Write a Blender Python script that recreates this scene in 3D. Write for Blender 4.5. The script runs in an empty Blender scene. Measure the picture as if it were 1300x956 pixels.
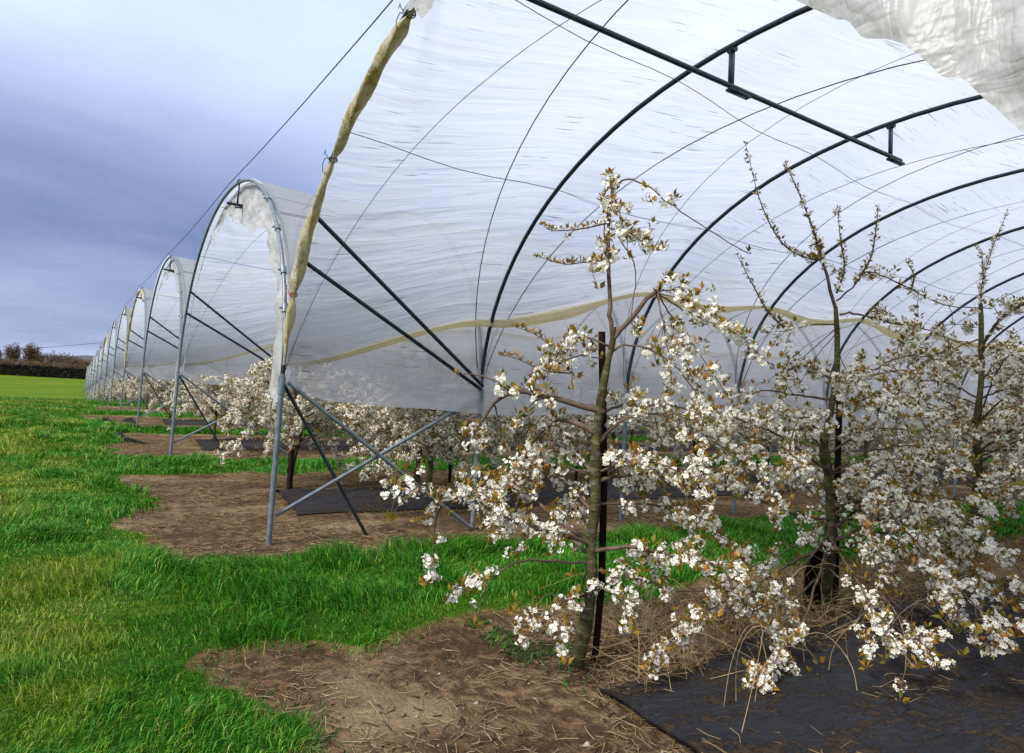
import bpy, math, random
import numpy as np
PI = math.pi
S = bpy.context.scene
COL = S.collection

# ------------------------------------------------------------------ world frame
# +X runs along the tunnels (away to the right), +Y runs along the row of tunnel mouths (away to the left), metres
X0, Y1, PITCH, DH = 1.92, 7.5, 8.4, 2.47      # front plane, first leg row, tunnel pitch, hoop spacing
JOINT, RISE, HALF = 1.75, 3.0, 4.2            # leg height, hoop rise, hoop half width
NT = 13
EYE = np.array([0, 0, 1.75]); F, YAW, PIT, ROL = 866.7, .5711, .0745, .058
AX = np.array([math.sin(YAW)*math.cos(PIT), math.cos(YAW)*math.cos(PIT), math.sin(PIT)])
_r = np.array([math.cos(YAW), -math.sin(YAW), 0.]); _u = np.cross(_r, AX)
RT = math.cos(ROL)*_r + math.sin(ROL)*_u; UP = -math.sin(ROL)*_r + math.cos(ROL)*_u
def at(px, py, depth):
    return EYE + depth*(AX + RT*(px-650)/F - UP*(py-433.5)/F)

# ------------------------------------------------------------------ noise + ground height
def vnoise(x, y, seed=0):
    x = np.asarray(x, float); y = np.asarray(y, float)
    xi = np.floor(x).astype(np.int64); yi = np.floor(y).astype(np.int64); fx = x-xi; fy = y-yi
    def h(a, b):
        n = (a*374761393 + b*668265263 + seed*982451653) & 0x7fffffff
        n = ((n ^ (n >> 13))*1274126177) & 0x7fffffff
        return ((n ^ (n >> 16)) & 0xffff)/65535.
    fx = fx*fx*(3-2*fx); fy = fy*fy*(3-2*fy)
    return (h(xi, yi)*(1-fx)+h(xi+1, yi)*fx)*(1-fy)+(h(xi, yi+1)*(1-fx)+h(xi+1, yi+1)*fx)*fy
def fbm(x, y, seed=0, o=3):
    s = 0; a = 1; t = 0
    for i in range(o):
        s = s+a*vnoise(x*2**i, y*2**i, seed+i*7); t += a; a *= .5
    return s/t
def sst(a, b, v):
    t = np.clip((np.asarray(v, float)-a)/(b-a), 0, 1); return t*t*(3-2*t)
def grassy(x, y):
    """1 = grass, 0 = bare soil"""
    n = fbm(x*1.1, y*1.1, 3)-.5; n2 = fbm(x*.45+9, y*.45, 5)-.5
    d = np.abs(((y-5.7+4.2) % 8.4)-4.2)
    n = n+.42*(fbm(x*4.5, y*4.5, 13)-.5)
    al = 1.07-d + n*.62 + n2*.35
    hd = 1.0-x + n*1.3 + n2*1.5
    g = np.maximum(al, hd)
    g = np.maximum(g, (x-62))
    g = np.maximum(g, y-118)
    g = np.where(y < -3.0, np.maximum(g, -3.4-y+n), g)
    return sst(-.12, .12, g)
def gh(x, y):
    x = np.asarray(x, float); y = np.asarray(y, float)
    z = -3.0*sst(34, 118, y)+2.4*sst(118, 166, y)
    near = 1-sst(25, 60, np.hypot(x, y))
    z = z+near*(.07*(fbm(x*.5, y*.5, 11)-.5)+.035*(fbm(x*2.2, y*2.2, 12)-.5))
    z = z+near*.035*grassy(x, y)
    z = z+1.1*sst(260, 900, np.hypot(x, y))
    return z

# ------------------------------------------------------------------ mesh helpers
def np_mesh(name, V, loops, sizes, mat, uv=None, smooth=False, attr=None):
    me = bpy.data.meshes.new(name)
    V = np.ascontiguousarray(V, dtype=np.float32); loops = np.ascontiguousarray(loops, dtype=np.int32).ravel()
    sizes = np.asarray(sizes, dtype=np.int32)
    me.vertices.add(len(V)); me.vertices.foreach_set('co', V.ravel())
    me.loops.add(len(loops)); me.loops.foreach_set('vertex_index', loops)
    me.polygons.add(len(sizes)); me.polygons.foreach_set('loop_start', np.concatenate([[0], np.cumsum(sizes)[:-1]]).astype(np.int32))
    if smooth: me.polygons.foreach_set('use_smooth', np.ones(len(sizes), dtype=bool))
    me.update(calc_edges=True)
    if uv is not None:
        l = me.uv_layers.new(name='UVMap'); l.data.foreach_set('uv', np.ascontiguousarray(uv[loops], dtype=np.float32).ravel())
    if attr:
        for k, v in attr.items():
            a = me.attributes.new(k, 'FLOAT', 'POINT'); a.data.foreach_set('value', np.ascontiguousarray(v, dtype=np.float32))
    me.materials.append(mat)
    return me
def link(name, me, parent=None, loc=None):
    o = bpy.data.objects.new(name, me); COL.objects.link(o)
    if parent is not None: o.parent = parent
    if loc is not None: o.location = loc
    return o
def tag(o, label=None, cat=None, group=None, kind=None):
    if label: o['label'] = label
    if cat: o['category'] = cat
    if group: o['group'] = group
    if kind: o['kind'] = kind
    return o
def empty(name, loc, label=None, cat=None, group=None, rz=0):
    o = bpy.data.objects.new(name, None); COL.objects.link(o); o.location = loc; o.rotation_euler.z = rz
    o.empty_display_size = .2
    return tag(o, label, cat, group)
class MB:
    def __init__(s): s.v = []; s.l = []; s.n = []; s.uv = []; s.c = 0
    def add(s, V, faces, uv=None):
        faces = np.asarray(faces); s.v.append(np.asarray(V, float)); s.l.append((faces+s.c).ravel()); s.n.append(np.full(len(faces), faces.shape[1]))
        s.uv.append(np.zeros((len(V), 2)) if uv is None else uv); s.c += len(V)
    def tube(s, P, R, k=6, caps=True, uvlen=False, wob=None):
        P = np.asarray(P, float); n = len(P); R = np.broadcast_to(np.asarray(R, float), (n,))
        T = np.gradient(P, axis=0); T /= np.linalg.norm(T, axis=1)[:, None]+1e-9
        a = np.array([0, 0, 1.]) if abs(T[0][2]) < .9 else np.array([1., 0, 0])
        N = np.zeros((n, 3)); N[0] = np.cross(T[0], a); N[0] /= np.linalg.norm(N[0])
        for i in range(1, n):
            v = N[i-1]-T[i]*N[i-1].dot(T[i]); N[i] = v/(np.linalg.norm(v)+1e-9)
        B = np.cross(T, N); an = np.arange(k)*2*PI/k
        rr = R[:, None]*np.ones(k) if wob is None else R[:, None]*wob(n, k)
        rr = rr if wob is None else rr*np.ones((n, k))
        V = P[:, None, :]+rr[:, :, None]*(np.cos(an)[None, :, None]*N[:, None, :]+np.sin(an)[None, :, None]*B[:, None, :])
        i = np.arange(n-1)[:, None]; j = np.arange(k)[None, :]; j2 = (j+1) % k
        Q = np.stack([i*k+j+0*i, i*k+j2, (i+1)*k+j2, (i+1)*k+j], -1).reshape(-1, 4)
        L = np.concatenate([[0], np.cumsum(np.linalg.norm(np.diff(P, axis=0), axis=1))])
        uv = np.stack([np.repeat(L, k), np.tile(np.arange(k)/k, n)], 1)
        s.add(V.reshape(-1, 3), Q, uv)
        if caps:
            s.add(V[0], [list(range(k))[::-1]]); s.add(V[-1], [list(range(k))])
    def box(s, c, h, R=None):
        c = np.asarray(c, float); g = np.array([[x, y, z] for x in (-1, 1) for y in (-1, 1) for z in (-1, 1)], float)*h
        if R is not None: g = g@np.asarray(R).T
        s.add(g+c, [[0, 1, 3, 2], [4, 6, 7, 5], [0, 4, 5, 1], [2, 3, 7, 6], [0, 2, 6, 4], [1, 5, 7, 3]])
    def grid(s, V, uv=None):
        V = np.asarray(V); n, m = V.shape[:2]; i = np.arange(n-1)[:, None]; j = np.arange(m-1)[None, :]
        Q = np.stack([i*m+j, i*m+j+1, (i+1)*m+j+1, (i+1)*m+j], -1).reshape(-1, 4)
        s.add(V.reshape(-1, 3), Q, None if uv is None else uv.reshape(-1, 2))
    def mesh(s, name, mat, smooth=True):
        return np_mesh(name, np.concatenate(s.v), np.concatenate(s.l), np.concatenate(s.n), mat, np.concatenate(s.uv), smooth)
    def build(s, name, mat, parent=None, smooth=True, loc=None):
        return link(name, s.mesh(name, mat, smooth), parent, loc)

# ------------------------------------------------------------------ materials
def mat_new(name):
    m = bpy.data.materials.new(name); m.use_nodes = True; nt = m.node_tree; nt.nodes.clear()
    out = nt.nodes.new('ShaderNodeOutputMaterial'); return m, nt, out
class NB:
    def __init__(s, nt): s.nt = nt
    def n(s, t, **k):
        x = s.nt.nodes.new(t)
        for a, b in k.items():
            if a.startswith('_'): x.inputs[int(a[1:])].default_value = b
            else: setattr(x, a, b)
        return x
    def l(s, a, b): s.nt.links.new(a, b)
    def noise(s, vec, scale, detail=4, rough=.55, dist=0):
        x = s.n('ShaderNodeTexNoise'); x.inputs['Scale'].default_value = scale; x.inputs['Detail'].default_value = detail
        x.inputs['Roughness'].default_value = rough; x.inputs['Distortion'].default_value = dist
        if vec is not None: s.l(vec, x.inputs['Vector'])
        return x.outputs['Fac']
    def ramp(s, fac, stops, interp='LINEAR'):
        x = s.n('ShaderNodeValToRGB'); cr = x.color_ramp; cr.interpolation = interp
        while len(cr.elements) < len(stops): cr.elements.new(.5)
        for e, (p, c) in zip(cr.elements, stops): e.position = p; e.color = (*c, 1) if len(c) == 3 else c
        s.l(fac, x.inputs[0]); return x.outputs[0]
    def mr(s, v, a, b, c=0, d=1):
        x = s.n('ShaderNodeMapRange'); s.l(v, x.inputs[0])
        for i, q in zip((1, 2, 3, 4), (a, b, c, d)): x.inputs[i].default_value = q
        return x.outputs[0]
    def math(s, op, a, b=None):
        x = s.n('ShaderNodeMath', operation=op)
        for i, q in ((0, a), (1, b)):
            if q is None: continue
            if isinstance(q, (int, float)): x.inputs[i].default_value = q
            else: s.l(q, x.inputs[i])
        return x.outputs[0]
    def mix(s, f, a, b, blend='MIX'):
        x = s.n('ShaderNodeMix', data_type='RGBA', blend_type=blend)
        for sock, q in ((x.inputs[0], f), (x.inputs[6], a), (x.inputs[7], b)):
            if isinstance(q, tuple): sock.default_value = (*q, 1) if len(q) == 3 else q
            elif isinstance(q, (int, float)): sock.default_value = q
            else: s.l(q, sock)
        return x.outputs[2]
    def mapping(s, vec, scale=(1, 1, 1), rot=(0, 0, 0)):
        x = s.n('ShaderNodeMapping'); x.inputs['Scale'].default_value = scale; x.inputs['Rotation'].default_value = rot; s.l(vec, x.inputs[0]); return x.outputs[0]
    def bump(s, h, st=.3, dist=.01):
        x = s.n('ShaderNodeBump'); x.inputs['Strength'].default_value = st; x.inputs['Distance'].default_value = dist; s.l(h, x.inputs['Height']); return x.outputs[0]
def bsdf(b, out, col, rough=.6, metal=0, normal=None, spec=.5):
    p = b.n('ShaderNodeBsdfPrincipled')
    for sock, q in ((p.inputs['Base Color'], col), (p.inputs['Roughness'], rough)):
        if isinstance(q, tuple): sock.default_value = (*q, 1)
        elif isinstance(q, (int, float)): sock.default_value = q
        else: b.l(q, sock)
    p.inputs['Metallic'].default_value = metal; p.inputs['Specular IOR Level'].default_value = spec
    if normal is not None: b.l(normal, p.inputs['Normal'])
    if out is not None: b.l(p.outputs[0], out.inputs[0])
    return p
def m_simple(name, c1, c2, scale=8, rough=.6, metal=0, bump=.3, bd=.01, stretch=(1, 1, 1), spec=.5):
    m, nt, out = mat_new(name); b = NB(nt); tc = b.n('ShaderNodeTexCoord'); v = b.mapping(tc.outputs['Object'], stretch)
    f = b.noise(v, scale, 5); c = b.ramp(f, [(.3, c1), (.7, c2)])
    bsdf(b, out, c, rough, metal, b.bump(b.noise(v, scale*3, 4), bump, bd) if bump else None, spec); return m

M = {}
M['steel'] = m_simple('galvanised_steel', (.10, .13, .16), (.22, .26, .29), 14, .45, .35, .15, .002)
M['dark_steel'] = m_simple('dark_painted_tube', (.012, .022, .03), (.03, .048, .062), 10, .4, .3, .1, .002)
M['wire'] = m_simple('wire', (.015, .015, .02), (.04, .04, .045), 5, .6, 0, 0)
M['rope'] = m_simple('orange_twine', (.25, .04, .01), (.4, .09, .02), 30, .8, 0, 0)
M['stake'] = m_simple('stake_wood', (.010, .006, .005), (.032, .014, .010), 6, .85, 0, .6, .004, (5, 5, .6), .1)
M['straw'] = m_simple('straw', (.20, .13, .055), (.52, .40, .22), 9, .85, 0, 0, spec=.1)
M['stone'] = m_simple('stone', (.12, .09, .06), (.42, .36, .28), 20, .9, 0, .3, .003, spec=.1)
M['twig'] = m_simple('twig_litter', (.03, .02, .012), (.09, .06, .035), 9, .9, 0, 0, spec=.1)

def m_bark():
    m, nt, out = mat_new('cherry_bark'); b = NB(nt); g = b.n('ShaderNodeNewGeometry')
    f = b.noise(g.outputs['Position'], 7, 5); f2 = b.noise(b.mapping(g.outputs['Position'], (12, 12, 45)), 1, 4)
    c = b.ramp(f, [(.3, (.030, .023, .014)), (.48, (.065, .058, .024)), (.62, (.085, .098, .024)), (.8, (.18, .165, .10))])
    c = b.mix(b.mr(f2, .52, .64, 0, .75), c, (.20, .165, .12)); f3 = b.noise(g.outputs['Position'], 60, 4, .7); c = b.mix(b.mr(f3, .5, .7, 0, .5), c, (.025, .018, .012)); bsdf(b, out, c, .85, 0, b.bump(b.math('ADD', f2, f3), 1., .012), .2); return m
M['bark'] = m_bark()
m_ = m_simple('branch_bark', (.03, .016, .013), (.085, .055, .04), 12, .7, 0, .3, .003, spec=.2); M['twigbark'] = m_simple('twig_bark', (.05, .03, .022), (.17, .125, .09), 12, .7, 0, .3, .003, spec=.2)

def m_leafy(name, stops, trans=.35, rough=.5, attr=False):
    m, nt, out = mat_new(name); b = NB(nt); g = b.n('ShaderNodeNewGeometry')
    c = b.ramp(g.outputs['Random Per Island'], stops)
    p = bsdf(b, None, c, rough, 0, None, .25); t = b.n('ShaderNodeBsdfTranslucent'); b.l(c, t.inputs[0])
    mx = b.n('ShaderNodeMixShader', _0=trans); b.l(p.outputs[0], mx.inputs[1]); b.l(t.outputs[0], mx.inputs[2]); b.l(mx.outputs[0], out.inputs[0]); return m
M['petal'] = m_leafy('petal_white', [(0, (.76, .74, .62)), (.5, (.88, .86, .76)), (.93, (.93, .91, .83)), (1, (.84, .68, .50))], .18, .6)
M['leaf'] = m_leafy('young_leaf', [(0, (.10, .13, .010)), (.3, (.22, .20, .018)), (.55, (.36, .21, .028)), (.82, (.33, .15, .022)), (1, (.56, .36, .11))], .35, .5)
M['weed'] = m_leafy('weed_leaf', [(0, (.02, .09, .008)), (.6, (.04, .15, .012)), (1, (.09, .18, .02))], .3, .5)
M['drybush'] = m_leafy('winter_foliage', [(0, (.06, .06, .025)), (.5, (.13, .09, .05)), (1, (.24, .12, .045))], .2, .7)
M['hedge'] = m_leafy('hedge_foliage', [(0, (.02, .018, .013)), (.5, (.05, .036, .027)), (1, (.05, .06, .025))], .1, .8)

def m_grass():
    m, nt, out = mat_new('grass_blades'); b = NB(nt); g = b.n('ShaderNodeNewGeometry')
    a = b.n('ShaderNodeAttribute', attribute_name='tint')
    c = b.ramp(g.outputs['Random Per Island'], [(0, (.004, .040, .003)), (.35, (.018, .15, .005)), (.78, (.06, .30, .010)), (1, (.24, .40, .05))])
    d = b.ramp(g.outputs['Random Per Island'], [(0, (.08, .17, .005)), (.5, (.22, .34, .010)), (.82, (.33, .30, .04)), (1, (.52, .42, .16))])
    c = b.mix(a.outputs['Fac'], c, d)
    p = bsdf(b, None, c, .5, 0, None, .25); t = b.n('ShaderNodeBsdfTranslucent'); b.l(c, t.inputs[0])
    mx = b.n('ShaderNodeMixShader', _0=.3); b.l(p.outputs[0], mx.inputs[1]); b.l(t.outputs[0], mx.inputs[2]); b.l(mx.outputs[0], out.inputs[0]); return m
M['grass'] = m_grass()

def m_ground():
    m, nt, out = mat_new('ground'); b = NB(nt); g = b.n('ShaderNodeNewGeometry'); P = g.outputs['Position']
    a = b.n('ShaderNodeAttribute', attribute_name='grass')
    f1 = b.noise(P, 1.3, 6, .6); f2 = b.noise(P, 9, 6, .7); f3 = b.noise(P, 45, 4, .7)
    soil = b.ramp(f1, [(.32, (.10, .058, .027)), (.5, (.21, .13, .062)), (.68, (.36, .245, .13))])
    soil = b.mix(b.mr(f2, .40, .56, 0, .85), soil, (.05, .031, .016)); soil = b.mix(b.mr(f3, .55, .75, 0, .6), soil, (.25, .185, .11))
    soil = b.mix(b.mr(b.noise(P, .9, 3, .5), .52, .66, 0, .55), soil, (.44, .33, .19)); sepw = b.noise(b.mapping(P, (30, 9, 20), (0, 0, .6)), 1, 4, .7, 1.5); soil = b.mix(b.mr(sepw, .60, .68, 0, .7), soil, (.26, .20, .11))
    gn = b.noise(P, .5, 5, .6); gf = b.noise(P, 14, 5, .7)
    gr = b.ramp(gn, [(.3, (.018, .085, .004)), (.5, (.05, .14, .006)), (.7, (.11, .18, .010))])
    gr = b.mix(b.mr(gf, .45, .7, 0, .6), gr, (.012, .04, .005))
    far = b.n('ShaderNodeAttribute', attribute_name='far')
    fg = b.ramp(b.noise(b.mapping(P, (.08, .25, 1)), 1, 7, .7), [(.35, (.07, .14, .004)), (.6, (.13, .18, .006))])
    gr = b.mix(far.outputs['Fac'], gr, fg)
    e = b.math('ADD', a.outputs['Fac'], b.math('MULTIPLY', b.math('SUBTRACT', f2, .5), .9))
    edge = b.mr(e, .4, .6); c = b.mix(edge, soil, gr)
    # straw-coloured fringe where grass meets soil
    fr = b.math('MULTIPLY', b.mr(e, .05, .42), b.mr(e, .75, .5)); c = b.mix(b.math('MULTIPLY', fr, .55), c, (.24, .16, .055))
    h = b.math('ADD', b.math('MULTIPLY', f2, 1.0), b.math('MULTIPLY', f3, .5))
    bsdf(b, out, c, .95, 0, b.bump(h, 1., .09), .1); return m
M['ground'] = m_ground()

def m_fabric():
    m, nt, out = mat_new('mulch_fabric'); b = NB(nt); g = b.n('ShaderNodeNewGeometry'); P = g.outputs['Position']
    f = b.noise(b.mapping(P, (.7, 2.2, 1)), 1.6, 6, .65, .8); f2 = b.noise(P, 14, 5, .7)
    c = b.ramp(b.noise(P, 3, 4), [(.3, (.010, .011, .015)), (.7, (.022, .024, .031))])
    dirt = b.ramp(f2, [(.35, (.016, .011, .007)), (.65, (.055, .036, .02))])
    msk = b.mr(b.math('ADD', f, b.math('MULTIPLY', b.math('SUBTRACT', f2, .5), 1.1)), .50, .57)
    c = b.mix(msk, c, dirt); r = b.mr(msk, 0, 1, .5, .95)
    w = b.n('ShaderNodeTexWave'); w.inputs['Scale'].default_value = 45; b.l(P, w.inputs['Vector'])
    hh = b.math('ADD', b.math('MULTIPLY', w.outputs['Fac'], .04), b.math('ADD', b.noise(b.mapping(P, (1, 3, 1)), 2.5, 4, .6, 1), b.math('MULTIPLY', msk, b.math('MULTIPLY', f2, 1.2))))
    bsdf(b, out, c, r, 0, b.bump(hh, .9, .07), .25); return m
M['fabric'] = m_fabric()

def m_cover(name, base=(.80, .81, .86), dirty=(.55, .5, .38), transp=.10, trans=.62, streaks=True, bumpd=.035):
    m, nt, out = mat_new(name); b = NB(nt); uv = b.n('ShaderNodeUVMap'); U = uv.outputs[0]; U.node.uv_map = 'UVMap'
    # fine pulls along the tunnel, fanning slightly, and dirty dashes where ropes press on the film
    n1 = b.noise(b.mapping(U, (.5, 4.5, 1), (0, 0, .10)), 1, 3, .5, .8)
    n2 = b.noise(b.mapping(U, (1.0, 9, 1), (0, 0, -.32)), 1, 3, .5, .5)
    n3 = b.noise(U, .55, 4, .6)
    pull = b.math('ADD', b.math('MULTIPLY', n1, .7), b.math('MULTIPLY', n2, .5))
    c = b.ramp(n3, [(.25, tuple(x*.90 for x in base)), (.75, base)])
    c = b.mix(b.mr(pull, .55, .85, 0, .5), c, tuple(x*.78 for x in base))
    dash = None
    if streaks:
        d1 = b.noise(b.mapping(U, (2.2, 42, 1), (0, 0, .16)), 1, 2, .5, .25); d2 = b.noise(U, 1.1, 3, .5)
        dash = b.math('MULTIPLY', b.mr(d1, .64, .69), b.mr(d2, .47, .56))
        d3 = b.noise(b.mapping(U, (.35, 30, 1), (0, 0, .05)), 1, 3, .6, .3); d4 = b.noise(b.mapping(U, (.9, 30, 1), (0, 0, -.5)), 1, 3, .6, .3); dash = b.math('MAXIMUM', dash, b.math('MAXIMUM', b.mr(d3, .64, .78, 0, .4), b.mr(d4, .64, .78, 0, .4)))
        c = b.mix(b.math('MULTIPLY', dash, .85), c, (.10, .10, .11))
    st = b.noise(b.mapping(U, (.8, 2.5, 1)), 1, 5, .6); c = b.mix(b.mr(st, .56, .8, 0, .45), c, dirty)
    nrm = b.bump(pull, .9, bumpd)
    p = bsdf(b, None, c, .38, 0, nrm, .4); t = b.n('ShaderNodeBsdfTranslucent'); b.l(c, t.inputs[0]); b.l(nrm, t.inputs['Normal'])
    m1 = b.n('ShaderNodeMixShader', _0=trans); b.l(p.outputs[0], m1.inputs[1]); b.l(t.outputs[0], m1.inputs[2])
    tr = b.n('ShaderNodeBsdfTransparent'); m2 = b.n('ShaderNodeMixShader', _0=transp)
    b.l(m1.outputs[0], m2.inputs[1]); b.l(tr.outputs[0], m2.inputs[2]); b.l(m2.outputs[0], out.inputs[0]); return m
M['cover'] = m_cover('polythene_cover', (.72, .735, .77), transp=.24, trans=.76)
M['flap'] = m_cover('crumpled_polythene', (.66, .67, .68), (.36, .33, .25), .06, .42, False, .06)
def m_flap():
    m, nt, out = mat_new('crumpled_polythene'); b = NB(nt); uv = b.n('ShaderNodeUVMap'); uv.uv_map = 'UVMap'; U = uv.outputs[0]
    n = b.noise(b.mapping(U, (1, .45, 1), (0, 0, .9)), 5.5, 4, .55, .5); r1 = b.math('ABSOLUTE', b.math('SUBTRACT', n, .5)); n2 = b.noise(b.mapping(U, (.5, 1, 1), (0, 0, .5)), 9, 3, .5, .4); r2 = b.math('ABSOLUTE', b.math('SUBTRACT', n2, .5))
    vo = b.n('ShaderNodeTexVoronoi'); vo.inputs['Scale'].default_value = 7.0; dv = b.n('ShaderNodeVectorMath', operation='ADD'); nn = b.n('ShaderNodeTexNoise'); nn.inputs['Scale'].default_value = 2.0; b.l(U, nn.inputs[0])
    b.l(U, dv.inputs[0]); b.l(nn.outputs['Color'], dv.inputs[1]); b.l(dv.outputs[0], vo.inputs['Vector'])
    h = b.math('ADD', b.math('MULTIPLY', r1, .55), b.math('MULTIPLY', r2, .35))
    c = b.ramp(b.noise(U, 1.6, 5, .65), [(.3, (.38, .375, .36)), (.7, (.58, .58, .58))]); c = b.mix(b.mr(r1, .02, 0, 0, .4), c, (.34, .32, .25))
    nrm = b.bump(h, .8, .08); p = bsdf(b, None, c, .42, 0, nrm, .4); t = b.n('ShaderNodeBsdfTranslucent'); b.l(c, t.inputs[0]); b.l(nrm, t.inputs['Normal'])
    m1 = b.n('ShaderNodeMixShader', _0=.22); b.l(p.outputs[0], m1.inputs[1]); b.l(t.outputs[0], m1.inputs[2]); b.l(m1.outputs[0], out.inputs[0]); return m
M['flap'] = m_flap()
def m_roll():
    m, nt, out = mat_new('yellowed_rolled_polythene'); b = NB(nt); g = b.n('ShaderNodeNewGeometry'); P = g.outputs['Position']
    n = b.noise(b.mapping(P, (3, 3, 1.4), (.5, 0, 0)), 2.2, 5, .6, .8); n2 = b.noise(b.mapping(P, (14, 14, 4), (.6, 0, 0)), 1, 5, .7, 1)
    c = b.ramp(n, [(.32, (.50, .36, .08)), (.46, (.68, .58, .32)), (.58, (.78, .73, .56)), (.72, (.48, .34, .08))]); c = b.mix(b.mr(n2, .54, .74, 0, .6), c, (.26, .15, .03))
    p = bsdf(b, None, c, .45, 0, b.bump(n2, 1, .05), .4); t = b.n('ShaderNodeBsdfTranslucent'); b.l(c, t.inputs[0])
    m1 = b.n('ShaderNodeMixShader', _0=.3); b.l(p.outputs[0], m1.inputs[1]); b.l(t.outputs[0], m1.inputs[2]); b.l(m1.outputs[0], out.inputs[0]); return m
M['roll'] = m_roll()
M['hem'] = m_cover('stained_hem', (.88, .80, .56), (.74, .60, .26), .10, .6, False, .04)

# ------------------------------------------------------------------ ground
def axis(a, b, near0, near1, fine, grow=1.12):
    p = list(np.arange(near0, near1, fine)); s = fine; x = near1
    while x < b: p.append(x); s = min(s*grow, 60); x += s
    p.append(b); s = fine; x = near0-fine; q = []
    while x > a: q.append(x); s = min(s*grow, 60); x -= s
    q.append(a); return np.array(q[::-1]+p)
gx = axis(-900, 1400, -5, 15, .085); gy = axis(-400, 1600, 1, 24, .085)
GX, GY = np.meshgrid(gx, gy, indexing='ij'); GZ = gh(GX, GY)
mb = MB(); mb.grid(np.stack([GX, GY, GZ], -1)); 
me = np_mesh('ground', np.concatenate(mb.v), np.concatenate(mb.l), np.concatenate(mb.n), M['ground'], None, True,
             {'grass': grassy(GX, GY).ravel(), 'far': (sst(50, 85, GY)*sst(9, 0, GX)).ravel()+0*GX.ravel()})
me.flip_normals()
tag(link('ground', me), kind='structure')

# ------------------------------------------------------------------ grass, straw, stones
rng = np.random.default_rng(5)
def blades(P, h, w, lean, tint, name, label, cat, mat, rng):
    n = len(P); az = rng.uniform(0, 2*PI, n); la = rng.uniform(0, 2*PI, n)
    # local lean direction follows a slow field so the sward lies in swathes
    la = vnoise(P[:, 0]*.8, P[:, 1]*.8, 31)*4*PI+rng.normal(0, 1.2, n)
    side = np.stack([np.cos(az), np.sin(az), 0*az], 1)*w[:, None]; L = np.stack([np.cos(la), np.sin(la), 0*la], 1)
    up = np.array([0, 0, 1.]); b0 = P-side; b1 = P+side
    m = P+up*(h*.6)[:, None]+L*(h*lean*.28)[:, None]; t = P+up*(h*(1-.28*lean))[:, None]+L*(h*lean)[:, None]
    V = np.stack([b0, b1, m+side*.75, m-side*.75, t], 1).reshape(-1, 3); i = np.arange(n)[:, None]*5
    quad = (i+[0, 1, 2, 3]); tri = i+[3, 2, 4]
    loops = np.concatenate([quad, tri], 1).ravel(); sizes = np.tile([4, 3], n)
    me = np_mesh(name, V, loops, sizes, mat, None, False, {'tint': np.repeat(tint, 5)})
    return tag(link(name, me), label, cat, kind='stuff')
def scatter(n, x0, x1, y0, y1, keep, power):
    # more points close to the viewpoint
    out = []
    tot = 0
    while tot < n:
        x = rng.uniform(x0, x1, n); y = rng.uniform(y0, y1, n); d = np.hypot(x, y)
        k = rng.random(n) < np.clip((4.5/d)**power, 0, 1)*keep(x, y)
        rel = np.array([x, y]).T@np.array([AX[0], AX[1]]); lat = x*_r[0]+y*_r[1]
        k &= (rel > 1.5) & (np.abs(lat) < rel*.83+1.2)
        out.append(np.stack([x[k], y[k]], 1)); tot += k.sum()
    return np.concatenate(out)[:n]
xy = scatter(340000, -26, 26, 1.5, 50, lambda x, y: (grassy(x+rng.normal(0, .09, len(x)), y+rng.normal(0, .09, len(x))) > .5)*(.35+.9*vnoise(x*2.5, y*2.5, 8)), 1.35)
d = np.hypot(xy[:, 0], xy[:, 1]); tuft = fbm(xy[:, 0]*1.7, xy[:, 1]*1.7, 21); rough = fbm(xy[:, 0]*1.15, xy[:, 1]*1.15, 44, 4)
inrow = sst(.4, 1.6, xy[:, 0])
h = (.03+.34*np.clip(tuft-.36, 0, 1)**1.1)*rng.uniform(.6, 1.35, len(xy))*(1+.25*inrow)
w = .0024*np.clip(d/4.5, 1, 6)**.95*rng.uniform(.7, 1.4, len(xy))
tint = sst(.48, .72, rough+.10*sst(1.5, -3, xy[:, 0])-.10*inrow)*.85
tint = np.where(rng.random(len(xy)) < .07, 1, tint)*(1-.75*inrow)
P = np.stack([xy[:, 0], xy[:, 1], gh(xy[:, 0], xy[:, 1])-.004], 1)
blades(P, h, w, rng.uniform(.25, 1.25, len(xy)), tint, 'grass', 'rough green meadow grass of the headland and the alleys between rows', 'grass', M['grass'], rng)

def litter(n, name, label, mat, lmin, lmax, r, keep, k=3, lift=.01, tiltmax=.25, power=.8, cat='litter', box=(0, 16, 1, 24)):
    p = scatter(n, *box, keep, power); V = []; Q = []; 
    az = rng.uniform(0, 2*PI, n); L = rng.uniform(lmin, lmax, n); ti = rng.uniform(-tiltmax, tiltmax, n)
    D = np.stack([np.cos(az)*np.cos(ti), np.sin(az)*np.cos(ti), np.sin(ti)], 1)
    N = np.stack([-np.sin(az), np.cos(az), 0*az], 1); B = np.cross(D, N)
    c = np.stack([p[:, 0], p[:, 1], gh(p[:, 0], p[:, 1])+lift*rng.uniform(.2, 1.2, n)], 1)
    bend = rng.normal(0, .12, n)[:, None]*N*L[:, None]
    s = [c-D*L[:, None]/2, c+bend, c+D*L[:, None]/2]; rr = r*rng.uniform(.6, 1.5, n)[:, None]
    for q in s:
        for a in range(k): V.append(q+rr*(math.cos(2*PI*a/k)*N+math.sin(2*PI*a/k)*B))
    V = np.stack(V, 1); f = []
    for i in range(2):
        for a in range(k): f.append([i*k+a, i*k+(a+1) % k, (i+1)*k+(a+1) % k, (i+1)*k+a])
    f = np.array(f); loops = (np.arange(n)[:, None, None]*(3*k)+f[None]).ravel()
    return tag(link(name, np_mesh(name, V.reshape(-1, 3), loops, np.full(n*len(f), 4), mat)), label, cat, kind='stuff')
soil = lambda x, y: (grassy(x, y) < .5)*np.clip(vnoise(x*1.6, y*1.6, 77)*2.6-.8, .10, 1)
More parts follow.
